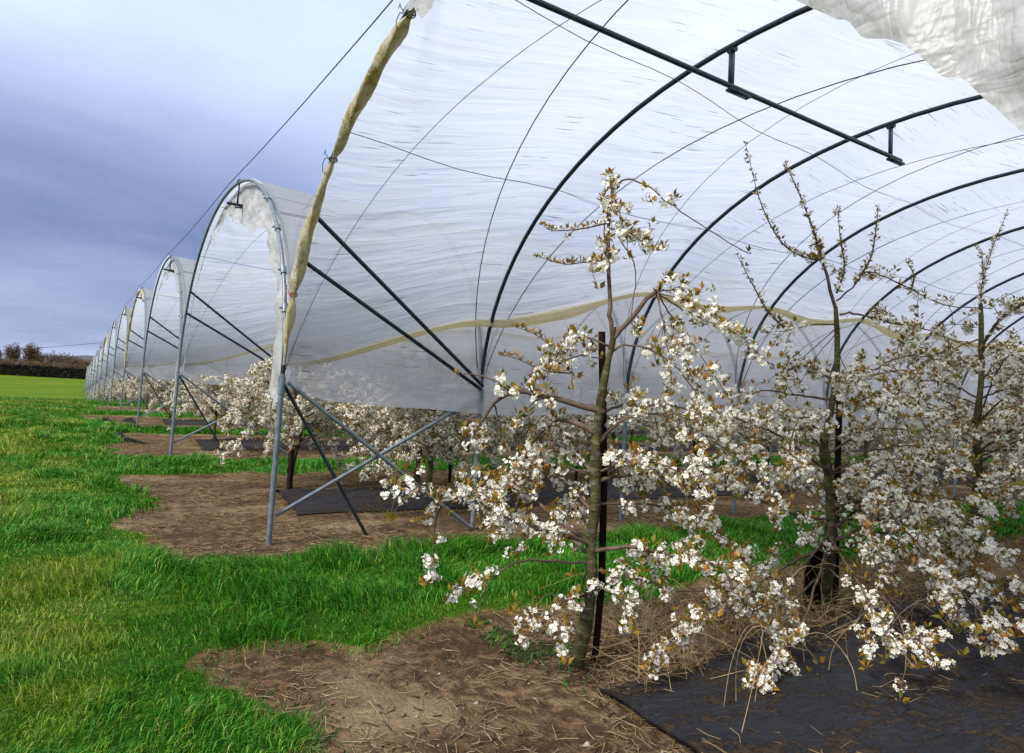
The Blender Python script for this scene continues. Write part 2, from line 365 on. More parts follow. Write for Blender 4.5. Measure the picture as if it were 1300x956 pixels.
litter(26000, 'straw_litter', 'pale straw and dead stalks scattered over the bare soil', M['straw'], .03, .17, .0014, soil)
litter(13000, 'twig_litter', 'dark twigs and shredded bark lying on the bare soil', M['twig'], .015, .09, .0028, soil)
# stalks leaning up between the front trees
tree_weeds = lambda x, y: (grassy(x, y) < .6)*np.exp(-((y-3.75)/.42)**2)*(x > 3.0)
litter(2600, 'dry_stalks', 'tangle of dry tan stalks at the foot of the front cherry trees', M['straw'], .10, .50, .0016, tree_weeds, 3, .13, .9, .5, 'dry weeds', (2.6, 14, 2.4, 5.2))
def tall_stalks():
    r = np.random.default_rng(3); mb = MB()
    for i in range(34):
        x = r.uniform(3.0, 6.4); y = r.uniform(2.3, 3.9); a_ = r.uniform(0, 6.28); L = r.uniform(.35, .85); le = r.uniform(.2, 1.1); z = float(gh(x, y))
        P = smooth_path([[x, y, z], [x+math.cos(a_)*L*.2*le, y+math.sin(a_)*L*.2*le, z+L*.45], [x+math.cos(a_+.5)*L*.55*le, y+math.sin(a_+.5)*L*.55*le, z+L*.75], [x+math.cos(a_+.9)*L*le, y+math.sin(a_+.9)*L*le, z+L*(.9-.35*le)]], 12)
        mb.tube(P, np.linspace(.0026, .0010, 12), 4, False)
        for q in range(2):
            b0 = P[r.integers(4, 10)]; d = r.normal(0, .07, 3)+[0, 0, .05]; mb.tube([b0, b0+d*.5, b0+d+[0, 0, .02]], .0009, 3, False)
    tag(mb.build('tall_dry_stalks', M['straw']), 'few tall bent tan stalks rising beside the black sheet at lower right', 'dry weeds', kind='stuff')

# clods and stones
def stones():
    p = scatter(1500, 0, 14, 1.5, 20, lambda x, y: (grassy(x, y) < .5)*.9, .9); n = len(p)
    t = np.array([[1, 0, 0], [-1, 0, 0], [0, 1, 0], [0, -1, 0], [0, 0, 1], [0, 0, -1]], float)
    f = np.array([[0, 2, 4], [2, 1, 4], [1, 3, 4], [3, 0, 4], [2, 0, 5], [1, 2, 5], [3, 1, 5], [0, 3, 5]])
    s = rng.uniform(.004, .013, n)*np.where(rng.random(n) < .06, 1.9, 1); V = t[None]*rng.uniform(.45, 1.5, (n, 6, 1))*s[:, None, None]
    V[:, :, 2] *= .6; V += np.stack([p[:, 0], p[:, 1], gh(p[:, 0], p[:, 1])+.003], 1)[:, None]
    tag(link('stones', np_mesh('stones', V.reshape(-1, 3), (np.arange(n)[:, None, None]*6+f).ravel(), np.full(n*8, 3), M['stone'])), 'small pale stones scattered on the bare soil', 'stones', kind='stuff')
stones()
# green weeds among the stalks and on the soil
wx = scatter(1800, 0, 14, 1.5, 20, lambda x, y: (grassy(x, y) < .5)*(vnoise(x*2.9, y*2.9, 91) > .72)*(x > 2.6)*(np.exp(-((y-4.1)/.5)**2)+.02), .7)
Pw = np.stack([wx[:, 0], wx[:, 1], gh(wx[:, 0], wx[:, 1])], 1)
blades(Pw, rng.uniform(.02, .07, len(wx)), rng.uniform(.004, .009, len(wx)), rng.uniform(.5, 1.3, len(wx)), np.zeros(len(wx)), 'weeds', 'low green weeds sprouting through the soil by the trees', 'weeds', M['weed'], rng)

# ------------------------------------------------------------------ mulch fabric strips
def ridgedf(x, y, s_): return .6*fbm(x, y, s_)+.4*(1-np.abs(2*vnoise(x*1.7+y*.4, y*1.2, s_+5)-1))*vnoise(x*.6, y*.6, s_+9)
def fabric(k, label):
    y0, y1 = (.9+8.4*k, 3.15+8.4*k) if k == 0 else (.55+8.4*k, 2.75+8.4*k)
    xs = np.arange(2.55+.1*k, 42, .12); ys = np.linspace(0, 1, 24)
    A, B = np.meshgrid(xs, ys, indexing='ij')
    e0 = y0+.16*(fbm(A*.8, A*0+k, 61)-.5); e1 = y1+.55*(fbm(A*1.1, A*0+k+5, 62, 4)-.5)+(.03*A if k == 0 else 0)
    Yy = e0+(e1-e0)*B
    A2 = A+.45*np.exp(-(A-2.5)/.6)*(.7*vnoise(B*2.2, B*0, 6)+.12*vnoise(B*9, B*0, 8)-.1)
    z = gh(A2, Yy)+.006+.13*ridgedf(A*1.1, Yy*3.0, 63+k)*np.clip(np.minimum(B, 1-B)*8, .15, 1)
    mb = MB(); mb.grid(np.stack([A2, Yy, z], -1)); mb.grid(np.stack([A2, Yy, z-.01], -1)[:, ::-1])
    tag(mb.build('mulch_fabric', M['fabric']), label, 'mulch sheet', 'black mulch sheets along the tree rows')
fabric(0, 'black woven mulch sheet at the bottom right under the nearest trees')
fabric(1, 'black woven mulch sheet lying behind the nearest crossed braces')
fabric(2, 'black woven mulch sheet along the tree row of the third tunnel')
fabric(3, 'black woven mulch sheet along the tree row of the fourth tunnel')

def scrap(px, py, sz, label, seed, mat=None):
    d_ = at(px, py, 1)-EYE; t = -EYE[2]/d_[2]; c = EYE+d_*t; r = np.random.default_rng(seed)
    for _ in range(6):
        t = (gh(c[0], c[1])-EYE[2])/d_[2]; c = EYE+d_*t
    A, B = np.meshgrid(np.linspace(-1, 1, 30), np.linspace(-1, 1, 16), indexing='ij')
    x = A*sz; y = B*sz*.32*(1+.4*np.sin(A*3+seed)); cr = np.cos(seed); sr = np.sin(seed)
    X = c[0]+x*cr*.6+y*.5+.1*sz*vnoise(A*4, B*4, seed); Y = c[1]+x*.8-y*.6
    z = gh(X, Y)+.02+sz*.38*np.clip(fbm(A*2.3+seed, B*2.3, seed)-.25, 0, 1)*(1-A**2)*(1-B**2)*1.6+.02*vnoise(A*9, B*9, seed)
    mb = MB(); mb.grid(np.stack([X, Y, z], -1)); mb.grid(np.stack([X, Y, z-.008], -1)[:, ::-1])
    tag(mb.build('fabric_scrap', mat or M['fabric']), label, 'fabric scrap', 'crumpled black fabric scraps on the headland')
scrap(133, 537, .55, 'crumpled black fabric heap nearest the grass edge, beside the far tunnels', 1)
scrap(163, 536, .6, 'flat greyish fabric fold lying beside a crumpled black heap', 2)
scrap(160, 561, .55, 'long black fabric scrap in front of the second soil patch', 3)

# ------------------------------------------------------------------ tunnels
def prof(phi, a=HALF, b=RISE):
    """phi 0 = right leg joint, pi = left leg joint -> (dy, z)"""
    c = np.cos(phi); s = np.clip(np.sin(phi), 0, 1)
    return -np.sign(c)*np.abs(c)**.97*a, JOINT+b*s**.97
def hoop_pts(yc, x, n=40, off=0.):
    ph = np.linspace(0, PI, n); y, z = prof(ph, HALF+off, RISE+off); return np.stack([np.full(n, x), yc+y, z], 1)
hoop_mb = MB(); hoop_mb.tube(hoop_pts(0, 0), .024, 8); HOOP = hoop_mb.mesh('hoop', M['dark_steel'])
HOOP_G = HOOP.copy(); HOOP_G.materials.clear(); HOOP_G.materials.append(M['steel'])
mb = MB(); mb.tube([[0, 0, -.15], [0, 0, .6], [0, 0, 1.2], [0, 0, JOINT+.06]], .031, 8); mb.tube([[0, 0, JOINT-.16], [0, 0, JOINT+.03]], .040, 8); LEG = mb.mesh('leg', M['steel'])
def brace_mesh(p, q, r, m, k=6):
    mb = MB(); p = np.array(p, float); q = np.array(q, float); mb.tube([p, (p+q)/2, q], r, k); return mb.mesh('brace', m)
BR_UP = brace_mesh([0.05, .02, .30], [DH-.04, 0.03, JOINT-.1], .022, M['steel'])
BR_DN = brace_mesh([0.05, -.05, JOINT-.03], [DH-.05, -.05, .05], .024, M['steel'])
BR_TH = brace_mesh([0.03, .04, JOINT-.05], [1.15, .1, -.03], .020, M['dark_steel'])
def hoop_at(z):
    s = ((z-JOINT)/RISE)**(1/.97); ph = PI-math.asin(s); y, zz = prof(np.array(ph)); return float(y), float(zz)
ya, za = hoop_at(3.0); yb, zb = hoop_at(3.42)
BR_A = brace_mesh([0, ya-.03, za], [DH-.03, HALF-.05, JOINT+.02], .024, M['dark_steel'], 8)
BR_B = brace_mesh([0, yb-.03, zb], [DH-.03, HALF-.10, JOINT+.06], .024, M['dark_steel'], 8)

def hem_z(x, k):
    """height of the tied-up left hem of tunnel k at distance x behind the mouth"""
    i = x/DH
    base = 1.92+.72*sst(0, 1, i)+.62*sst(1, 2, i)+.12*sst(2, 4, i)+.25*sst(5, 9, i)
    sag = -.07*np.sin(PI*(i % 1))**2*sst(1.1, 1.6, i)*(1-.5*sst(0, .25, i % 1)*0)
    return base+sag+.03*np.sin(i*5+k)
def cover(k, yc, L, nx_per=12, na=72):
    nh = int(L/DH); x = np.linspace(.03 if k in (0, 1) else -.04, nh*DH+.05, nh*nx_per+1); fr = (x/DH) % 1
    hz = hem_z(np.clip(x, 0, None), k)
    phL = PI-np.arcsin(np.clip(((hz-JOINT)/RISE), 0, 1)**(1/.97))
    t = np.linspace(0, 1, na)
    PH = phL[:, None]*t[None, :]
    dip = .055*np.sin(PI*fr)**1.0
    dy, dz = prof(PH); X = x[:, None]+0*PH
    nr = np.stack([dy/HALF**2, (dz-JOINT)/RISE**2], -1); nr /= np.linalg.norm(nr, axis=-1)[..., None]+1e-9
    off = .032-dip[:, None]*(.4+.8*np.sin(PH)) + .03*(fbm(X*1.3, PH*7, 80+k)-.5)*np.sin(PI*fr)[:, None]
    # diagonal pulls where ropes cross over
    off = off-.018*np.abs(np.sin(PI*(fr[:, None]-PH/PI)))**.5*0 
    Y = yc+dy+nr[..., 0]*off; Z = dz+nr[..., 1]*off
    # skirt below the right joint
    ns = 7; sk = np.linspace(1, 0, ns+1)[:-1]; drop = (.12+.16*vnoise(x*.7, x*0+k, 90))*sst(-.1, .5, x)+.03
    Ys = Y[:, :1]-.02*sk[None]+.03*(vnoise(x[:, None]*3, sk[None]*3, 7)-.5)*sk[None]; Zs = Z[:, :1]-drop[:, None]*sk[None]; Xs = X[:, :1]+0*sk[None]
    V = np.concatenate([np.stack([Xs, Ys, Zs], -1), np.stack([X, Y, Z], -1)], 1)
    ds = np.linalg.norm(np.diff(V, axis=1), axis=-1).mean(0); sl = np.concatenate([[0], np.cumsum(ds)])
    uv = np.stack([V[..., 0]+k*13.7, np.broadcast_to(sl, V.shape[:2])+k*3.1], -1); V[..., 0] += X0
    mb = MB(); mb.grid(V, uv); return mb, V
def ridged(x, y, seed, o=4):
    t = 0; a = 1; n = 0
    for i in range(o):
        t = t+a*(1-np.abs(2*vnoise(x*1.9**i+i*3, y*1.9**i, seed+i*11)-1)); n += a; a *= .55
    return t/n
def crumple(x, y, seed, f0, n=9):
    r = np.random.default_rng(seed); h = 0; A = 0
    for i in range(n):
        a = r.uniform(0, PI); f = f0*1.32**i; am = .80**i; ph = r.uniform(0, 9)
        wv = .55*(vnoise(x*f*.35+i*5, y*f*.35, seed+i)-.5)*2
        t = (x*np.cos(a)+y*np.sin(a))*f*.5+ph+wv; h = h+am*np.abs(2*(t-np.floor(t))-1)*(.35+vnoise(x*f*.5+9, y*f*.5+i, seed+30+i)); A += am
    return h/A
def on_plane(px_, py_, X):
    d_ = at(px_, py_, 1)-EYE; p = EYE+d_*X/d_[0]; return p[1], p[2]
HEM0 = np.array([(4.75, 4.58), (4.5, 4.50), (4.32, 4.34), (4.18, 4.42), (3.9, 4.52), (3.3, 4.50), (2.6, 4.15), (1.95, 3.65)]+[on_plane(a_, b_, X0-.08) for a_, b_ in ((945, -45), (1000, 0), (1040, 14), (1070, 30), (1088, 50), (1145, 57), (1165, 76), (1215, 97), (1258, 130), (1300, 172), (1345, 225))]+[(.3, 2.1), (-.3, 1.85), (-.8, 1.6)])
def flap(yc, kind, seed, x=0.):
    """crumpled sheet hanging inside the mouth hoop"""
    n, m = (340, 90) if kind == 0 else (150, 22)
    if kind == 0: ph = np.linspace(PI*.61, .03, n)
    else: ph = np.linspace(.02, PI-.03, n)
    y, z = prof(ph, HALF-.01, RISE-.01); q = np.linspace(0, 1, m); Q, PHg = np.meshgrid(q, ph)
    if kind == 0:
        hl = np.concatenate([[0], np.cumsum(np.linalg.norm(np.diff(HEM0, axis=0), axis=1))]); u = np.linspace(0, 1, n)*hl[-1]
        hy = np.interp(u, hl, HEM0[:, 0])-yc; hzz = np.interp(u, hl, HEM0[:, 1]); hzz = hzz+.03*(vnoise(u*14, u*0, 4)-.5)
        w = np.hypot(hy-y, hzz-z)
    else:
        right = sst(PI*.55, PI*.35, ph)
        w = .05+.26*vnoise(ph*4, ph*0, seed)**1.5+.10*vnoise(ph*15, ph*0, seed+1)+right*(.15+.30*vnoise(ph*3.3, ph*0, seed+2))+(.45 if seed % 2 else .12)*sst(.5, .12, ph)
        w = w+.16*np.exp(-((ph-PI/2)/.3)**2)+(.5*sst(.8, .25, ph) if seed == 11 else 0); w = w*(1-.70*sst(PI*.55, PI*.75, ph))
        cy = -y/np.hypot(y, z-JOINT+1.2); cz = -(z-JOINT+1.2)/np.hypot(y, z-JOINT+1.2)-.25; nn = np.hypot(cy, cz)
        hy = y+w*cy/nn; hzz = z+w*cz/nn
    Y = y[:, None]*(1-Q)+hy[:, None]*Q; Z = z[:, None]*(1-Q)+hzz[:, None]*Q
    rd = crumple(Y, Z, seed, 1.7 if kind == 0 else 3.0)
    amp = (.34 if kind == 0 else .16)*np.clip(Q*3, 0, 1)*(1-.5*Q if kind == 0 else 1)*np.clip(w/.25, .2, 1)[:, None]
    Xx = amp*(rd-.42)
    Y = Y+amp*.16*(crumple(Y, Z, seed+15, 2.2, 5)-.4)
    V = np.stack([X0+x+(-.05 if kind == 0 else .09)-Xx, yc+Y, Z], -1); uv = np.stack([Y, Z], -1)
    mb = MB(); mb.grid(V, uv); return mb
def roll(yc, seed, p0=.52, p1=.985):
    """sheet rolled and twisted along the left side of the mouth hoop"""
    n = 150; ph = np.linspace(PI*p0, PI*p1, n); y, z = prof(ph, HALF-.085, RISE-.085)
    rr = .042+.010*np.sin(ph*9+seed)+.016*(vnoise(ph*14, ph*0, seed)-.5)
    for tie in (.905, .75, .60): rr = rr*(1-.62*np.exp(-((ph/PI-tie)/.009)**2))
    rr = rr*np.clip((PI*p1-ph)/.12, .35, 1)
    k = 18; a = np.arange(k)*2*PI/k
    wob = lambda n_, k_: 1+.40*(1-np.abs(np.sin(1.5*a[None, :]+ph[:, None]*16)))-.1+.22*(vnoise(ph[:, None]*25, a[None, :]*1.5, seed+2)-.5)
    mb = MB(); mb.tube(np.stack([np.full(n, X0-.02), yc+y, z], 1), rr, k, True, wob=wob); return mb
def tie(yc, f):
    y, z = prof(np.array(PI*f), HALF-.085, RISE-.085); mb = MB(); c = np.array([X0-.02, yc+float(y), float(z)])
    a = np.linspace(0, 2*PI, 14); t = np.array([0, .35, 1.]); t /= np.linalg.norm(t); u = np.cross(t, [1, 0, 0])
    for o in (-.01, .01): mb.tube(c+o*t+.036*(np.cos(a)[:, None]*np.array([1., 0, 0])+np.sin(a)[:, None]*u), .005, 5)
    mb.tube([c+[-.03, .03, 0], c+[-.05, .09, .03], c+[-.06, .13, -.02], c+[-.05, .14, -.10]], .004, 4)
    mb.tube([c+[-.03, .03, 0], c+[-.06, .07, .07], c+[-.05, .10, .11], c+[-.07, .08, .05]], .004, 4); return mb
names = ['nearest white polytunnel, its mouth hoop wrapped in a yellowed rolled sheet',
 'second polytunnel from the camera, ragged pale sheet hanging inside its whole arch',
 'third polytunnel from the camera, torn flap hanging off its right post',
 'fourth polytunnel from the camera, with a yellowish rolled edge on its arch',
 'fifth polytunnel from the camera, thin pale flap round its arch', 'sixth polytunnel from the camera, whitish sheet edge on its arch',
 'seventh polytunnel from the camera, with a yellow-stained arch edge', 'eighth polytunnel from the camera, narrow pale arch',
 'ninth polytunnel from the camera, small sliver of white sheet', 'tenth polytunnel from the camera, where the ground falls away',
 'eleventh polytunnel from the camera, third from the far end', 'twelfth polytunnel from the camera, last but one of the row', 'farthest small polytunnel at the end of the row, by the hedge']
for k in range(NT):
    yl = Y1+PITCH*k; yc = yl-HALF; gz = float(gh(X0, yl)) if k > 3 else 0.
    T = empty('polytunnel', (0, 0, gz), names[k], 'polytunnel', 'row of white polytunnels')
    L = 15*DH if k < 4 else (8*DH if k < 8 else 5*DH); nh = int(L/DH+.01)
    for i in range(nh+1):
        x = X0+i*DH
        link('hoop', HOOP_G if i == 0 and k != 0 else HOOP, T, (x, yc, 0)); link('leg', LEG, T, (x, yl, 0))
        if k == 0: link('leg', LEG, T, (x, yl-PITCH, 0))
        if i == 0 or i == nh-1:
            link('brace', BR_UP, T, (x, yl, 0)); link('brace', BR_DN, T, (x, yl, 0))
            if i == 0: link('brace', BR_TH, T, (x, yl, 0)); link('brace', BR_A, T, (x, yc, 0)); link('brace', BR_B, T, (x, yc, 0))
    mb, V = cover(k, yc, L, 12 if k < 3 else 6, 72 if k < 3 else 36); mb.build('cover', M['cover'], T)
    # rolled, stained hem along the tied-up left edge
    e = V[:, -1, :].copy(); e[:, 2] -= .02; s_ = np.arange(len(e))
    rr = (.050+.02*(vnoise(s_*.35, s_*0, k)-.5)+.018*np.sin(s_*.5+k))*np.clip(s_/10., .35, 1); hb = MB(); hb.tube(e, rr, 9, wob=lambda n_, k_: 1+.25*np.random.default_rng(k).random((n_, k_))); hb.build('rolled_hem', M['hem'], T)
    # ridge tube hung under the front hoops
    if k == 0: yt, zt, x1 = yc+.42, 4.40, X0+2*DH+.22
    else: yt, zt, x1 = yc-.75, 4.36, X0+DH+.2
    rb = MB(); rb.tube([[X0-.15, yt, zt], [X0+DH, yt, zt], [x1, yt, zt-.005]], .022, 8); rt = rb.build('ridge_tube', M['dark_steel'], T)
    for i in range(0, 3 if k == 0 else 2):
        bb = MB(); xx = X0+i*DH+(.02 if i else 0); zt2 = 4.72
        bb.box([xx, yt+.0, (zt+zt2)/2+.01], (.030 if k == 0 else .012, .008, (zt2-zt)/2)); bb.box([xx+.10, yt, zt-.035], (.13, .028, .010)); bb.tube([[xx, yt-.035, zt2], [xx, yt+.035, zt2]], .033, 8)
        for q in (-.01, .2): bb.tube([[xx+q, yt, zt-.06], [xx+q, yt, zt-.02]], .008, 6)
        bb.build('hanger_bracket', M['dark_steel'], rt)
    # ropes criss-crossing over the film
    nrope = nh if k < 3 else 2
    for i in range(nrope):
        for sgn in (0, 1):
            ph = np.linspace(.02, PI-.04, 34); y, z = prof(ph, HALF+.012, RISE+.012); u = ph/PI; xx = X0+DH*(i+(u if sgn else 1-u))
            z = z-.05*np.sin(PI*((xx-X0)/DH % 1))*np.sin(ph)
            qb = MB(); qb.tube(np.stack([xx, yc+y, z], 1), .0055 if (i+sgn) % 2 else .0032, 4, False); qb.build('rope', M['wire'], T)
    if k < 3:
        for ph, i0 in ((.72, 0), (.30, 0), (.58, 0)):
            y, z = prof(np.array(PI*ph), HALF-.04, RISE-.04); xs = np.linspace(0, nh*DH, nh*6+1)
            wv = MB(); wv.tube(np.stack([X0+xs, yc+float(y)+0*xs+.5*np.sin(xs*.31+ph*9)*(.3 if ph != .58 else .8), float(z)-.07*np.sin(PI*(xs/DH % 1))**2], 1), .004, 4, False); wv.build('wire', M['wire'], T)
    rollk = k in (0, 3, 6, 9)
    if rollk:
        rl = roll(yc, k+2, .50 if k == 0 else .30).build('rolled_sheet', M['roll'], T)
        if k == 0:
            for f in (.905, .75, .60): tie(yc, f).build('tie', M['rope'] if f == .905 else M['wire'], rl)
    if k == 0: flap(yc, 0, 4).build('end_flap', M['flap'], T)
    elif not rollk: flap(yc, 1, k+(4 if k == 1 else 9)).build('end_flap', M['flap'], T)
    if k in (1, 2):
        for f in (.27, .20, .13, .08):
            y, z = prof(np.array(PI*f)); y2, z2 = prof(np.array(PI*f+.02)); c = np.array([X0, yc+float(y), float(z)]); d_ = np.array([0, float(y2-y), float(z2-z)]); d_ /= np.linalg.norm(d_)
            cb = MB(); cb.tube([c-d_*.05, c+d_*.05], .036, 10); cb.tube([c+[-.06, 0, 0], c+[.03, 0, 0]], .012, 6); cb.build('hoop_clamp', M['steel'], T)
# guy wire over the mouths
mb = MB(); pts = []
for k in range(NT-1, -1, -1):
    yc = Y1+PITCH*k-HALF; gz = float(gh(X0, yc+HALF)) if k > 3 else 0
    pts.append([X0-.03, yc, JOINT+RISE+.09+gz])
    if k:
        for f in (.25, .5, .75): pts.append([X0-.03, yc-PITCH*f, JOINT+RISE+.09+gz-.06*4*f*(1-f)])
mb.tube(pts, .006, 5); tag(mb.build('guy_wire', M['wire']), 'thin wire strung from arch top to arch top along the row of tunnels', 'wire')

# ------------------------------------------------------------------ cherry trees
def rot_rand(n, rng):
    q = rng.normal(size=(n, 4)); q /= np.linalg.norm(q, axis=1)[:, None]; w, x, y, z = q.T
    return np.stack([np.stack([1-2*(y*y+z*z), 2*(x*y-z*w), 2*(x*z+y*w)], -1), np.stack([2*(x*y+z*w), 1-2*(x*x+z*z), 2*(y*z-x*w)], -1), np.stack([2*(x*z-y*w), 2*(y*z+x*w), 1-2*(x*x+y*y)], -1)], 1)
def frame(N, rng):
    a = rng.normal(size=N.shape); u = np.cross(N, a); u /= np.linalg.norm(u, axis=1)[:, None]; v = np.cross(N, u); return u, v
def cluster_template(lod, rng, nf):
    """a ball of cherry flowers -> verts, faces"""
    N = rng.normal(size=(nf*2, 3)); N /= np.linalg.norm(N, axis=1)[:, None]; N = N[N[:, 2] < .62][:nf]; nf = len(N); C = N*rng.uniform(.020, .044, (nf, 1)); 
    N2 = N+rng.normal(0, .35, N.shape); N2 /= np.linalg.norm(N2, axis=1)[:, None]; u, v = frame(N2, rng); V = []; Fc = []; c = 0
    for i in range(nf):
        r = rng.uniform(.0115, .0155); cup = rng.uniform(.1, .7)
        if lod == 0:
            for p in range(5):
                a = p*2*PI/5+rng.normal(0, .08)
                d = math.cos(a)*u[i]+math.sin(a)*v[i]; e = -math.sin(a)*u[i]+math.cos(a)*v[i]
                cu = cup*rng.uniform(.6, 1.4)
                V += [C[i]+d*r*.12, C[i]+d*r*.62-e*r*.42+N2[i]*r*.35*cu, C[i]+d*r*1.0-e*r*.22+N2[i]*r*.7*cu, C[i]+d*r*1.0+e*r*.22+N2[i]*r*.7*cu, C[i]+d*r*.62+e*r*.42+N2[i]*r*.35*cu]
                Fc.append([c, c+1, c+2, c+3, c+4]); c += 5
        else:
            r *= 1.25
            for p in range(2):   # two crossed ragged pentagons per flower
                n3 = u[i] if p else N2[i]; 
                uu = v[i]; vv = N2[i] if p else u[i]
                for q in range(5):
                    a = q*2*PI/5+p; V.append(C[i]+(math.cos(a)*uu+math.sin(a)*vv)*r*rng.uniform(.7, 1.1))
                Fc.append([c, c+1, c+2, c+3, c+4]); c += 5
    return np.array(V), np.array(Fc)
def leaf_template(rng, n, big=1.):
    V = []; Fc = []; c = 0
    for i in range(n):
        d = rng.normal(size=3); d[2] = abs(d[2])*.7+.25; d /= np.linalg.norm(d); e = np.cross(d, rng.normal(size=3)); e /= np.linalg.norm(e); nn = np.cross(d, e)
        L = rng.uniform(.022, .046)*big; w = L*rng.uniform(.18, .27); o = d*.012
        V += [o, o+d*L*.45+e*w+nn*w*.5, o+d*L-nn*L*.15, o+d*L*.45-e*w+nn*w*.5]; Fc.append([c, c+1, c+2, c+3]); c += 4
    return np.array(V), np.array(Fc)
def tuft_template(rng):
    # leaf tuft rising out of the open side (+z) of the flower ball
    V = []; Fc = []; c = 0
    for i in range(7):
        d = rng.normal(size=3)*[.75, .75, .2]+[0, 0, .8]; d /= np.linalg.norm(d); e = np.cross(d, rng.normal(size=3)); e /= np.linalg.norm(e); nn = np.cross(d, e)
        L = rng.uniform(.030, .056); w = L*rng.uniform(.17, .26); o = d*.012
        V += [o, o+d*L*.45+e*w+nn*w*.5, o+d*L-nn*L*.15, o+d*L*.45-e*w+nn*w*.5]; Fc.append([c, c+1, c+2, c+3]); c += 4
    return np.array(V), np.array(Fc)
trg = np.random.default_rng(77)
CL = {0: [cluster_template(0, trg, 13) for _ in range(6)], 1: [cluster_template(1, trg, 9) for _ in range(5)]}
LF = {0: [leaf_template(trg, 6) for _ in range(5)], 1: [leaf_template(trg, 4, 1.3) for _ in range(4)]}
TF = [tuft_template(trg) for _ in range(6)]
def stamp(templates, P, scale, rng, rot=True, Rall=None):
    MBo = MB(); P = np.asarray(P); n = len(P)
    if n == 0: return None
    ti = rng.integers(0, len(templates), n)
    for t, (V, Fc) in enumerate(templates):
        idx = np.where(ti == t)[0]
        if len(idx) == 0: continue
        R = Rall[idx] if Rall is not None else (rot_rand(len(idx), rng) if rot else None)
        if not rot and Rall is None:
            a = rng.uniform(0, 2*PI, len(idx)); z0 = 0*a; R = np.stack([np.stack([np.cos(a), -np.sin(a), z0], -1), np.stack([np.sin(a), np.cos(a), z0], -1), np.stack([z0, z0, z0+1], -1)], 1)
        W = np.einsum('nij,vj->nvi', R, V)*scale[idx][:, None, None]+P[idx][:, None]
        MBo.add(W.reshape(-1, 3), (np.arange(len(idx))[:, None, None]*len(V)+Fc[None]).reshape(-1, Fc.shape[1]))
    return MBo
def smooth_path(P, n):
    """Catmull-Rom through the points"""
    P = np.asarray(P, float); Pp = np.vstack([2*P[0]-P[1], P, 2*P[-1]-P[-2]]); t = np.linspace(0, len(P)-1-1e-6, n); i = t.astype(int); f = (t-i)[:, None]
    a, b, c, d = Pp[i], Pp[i+1], Pp[i+2], Pp[i+3]
    return .5*((2*b)+(-a+c)*f+(2*a-5*b+4*c-d)*f*f+(-a+3*b-3*c+d)*f**3)
sheet_zone = lambda x, y: (x > 2.7)*(y > .9)*(y < 3.2)*np.clip(vnoise(x*1.3, y*2.6, 55)*3-1.35, 0, 1)
litter(8000, 'sheet_debris', 'dead leaves, bark bits and soil crumbs gathered in the folds of the black sheet', M['twig'], .01, .07, .0035, sheet_zone, 3, .07, .3, .5, 'debris', (2.6, 12, .9, 3.3))
litter(1600, 'sheet_straw', 'thin pale straws lying over the black sheet', M['straw'], .02, .14, .0012, sheet_zone, 3, .10, .3, .5, 'debris', (2.6, 12, .9, 3.3))
tall_stalks()
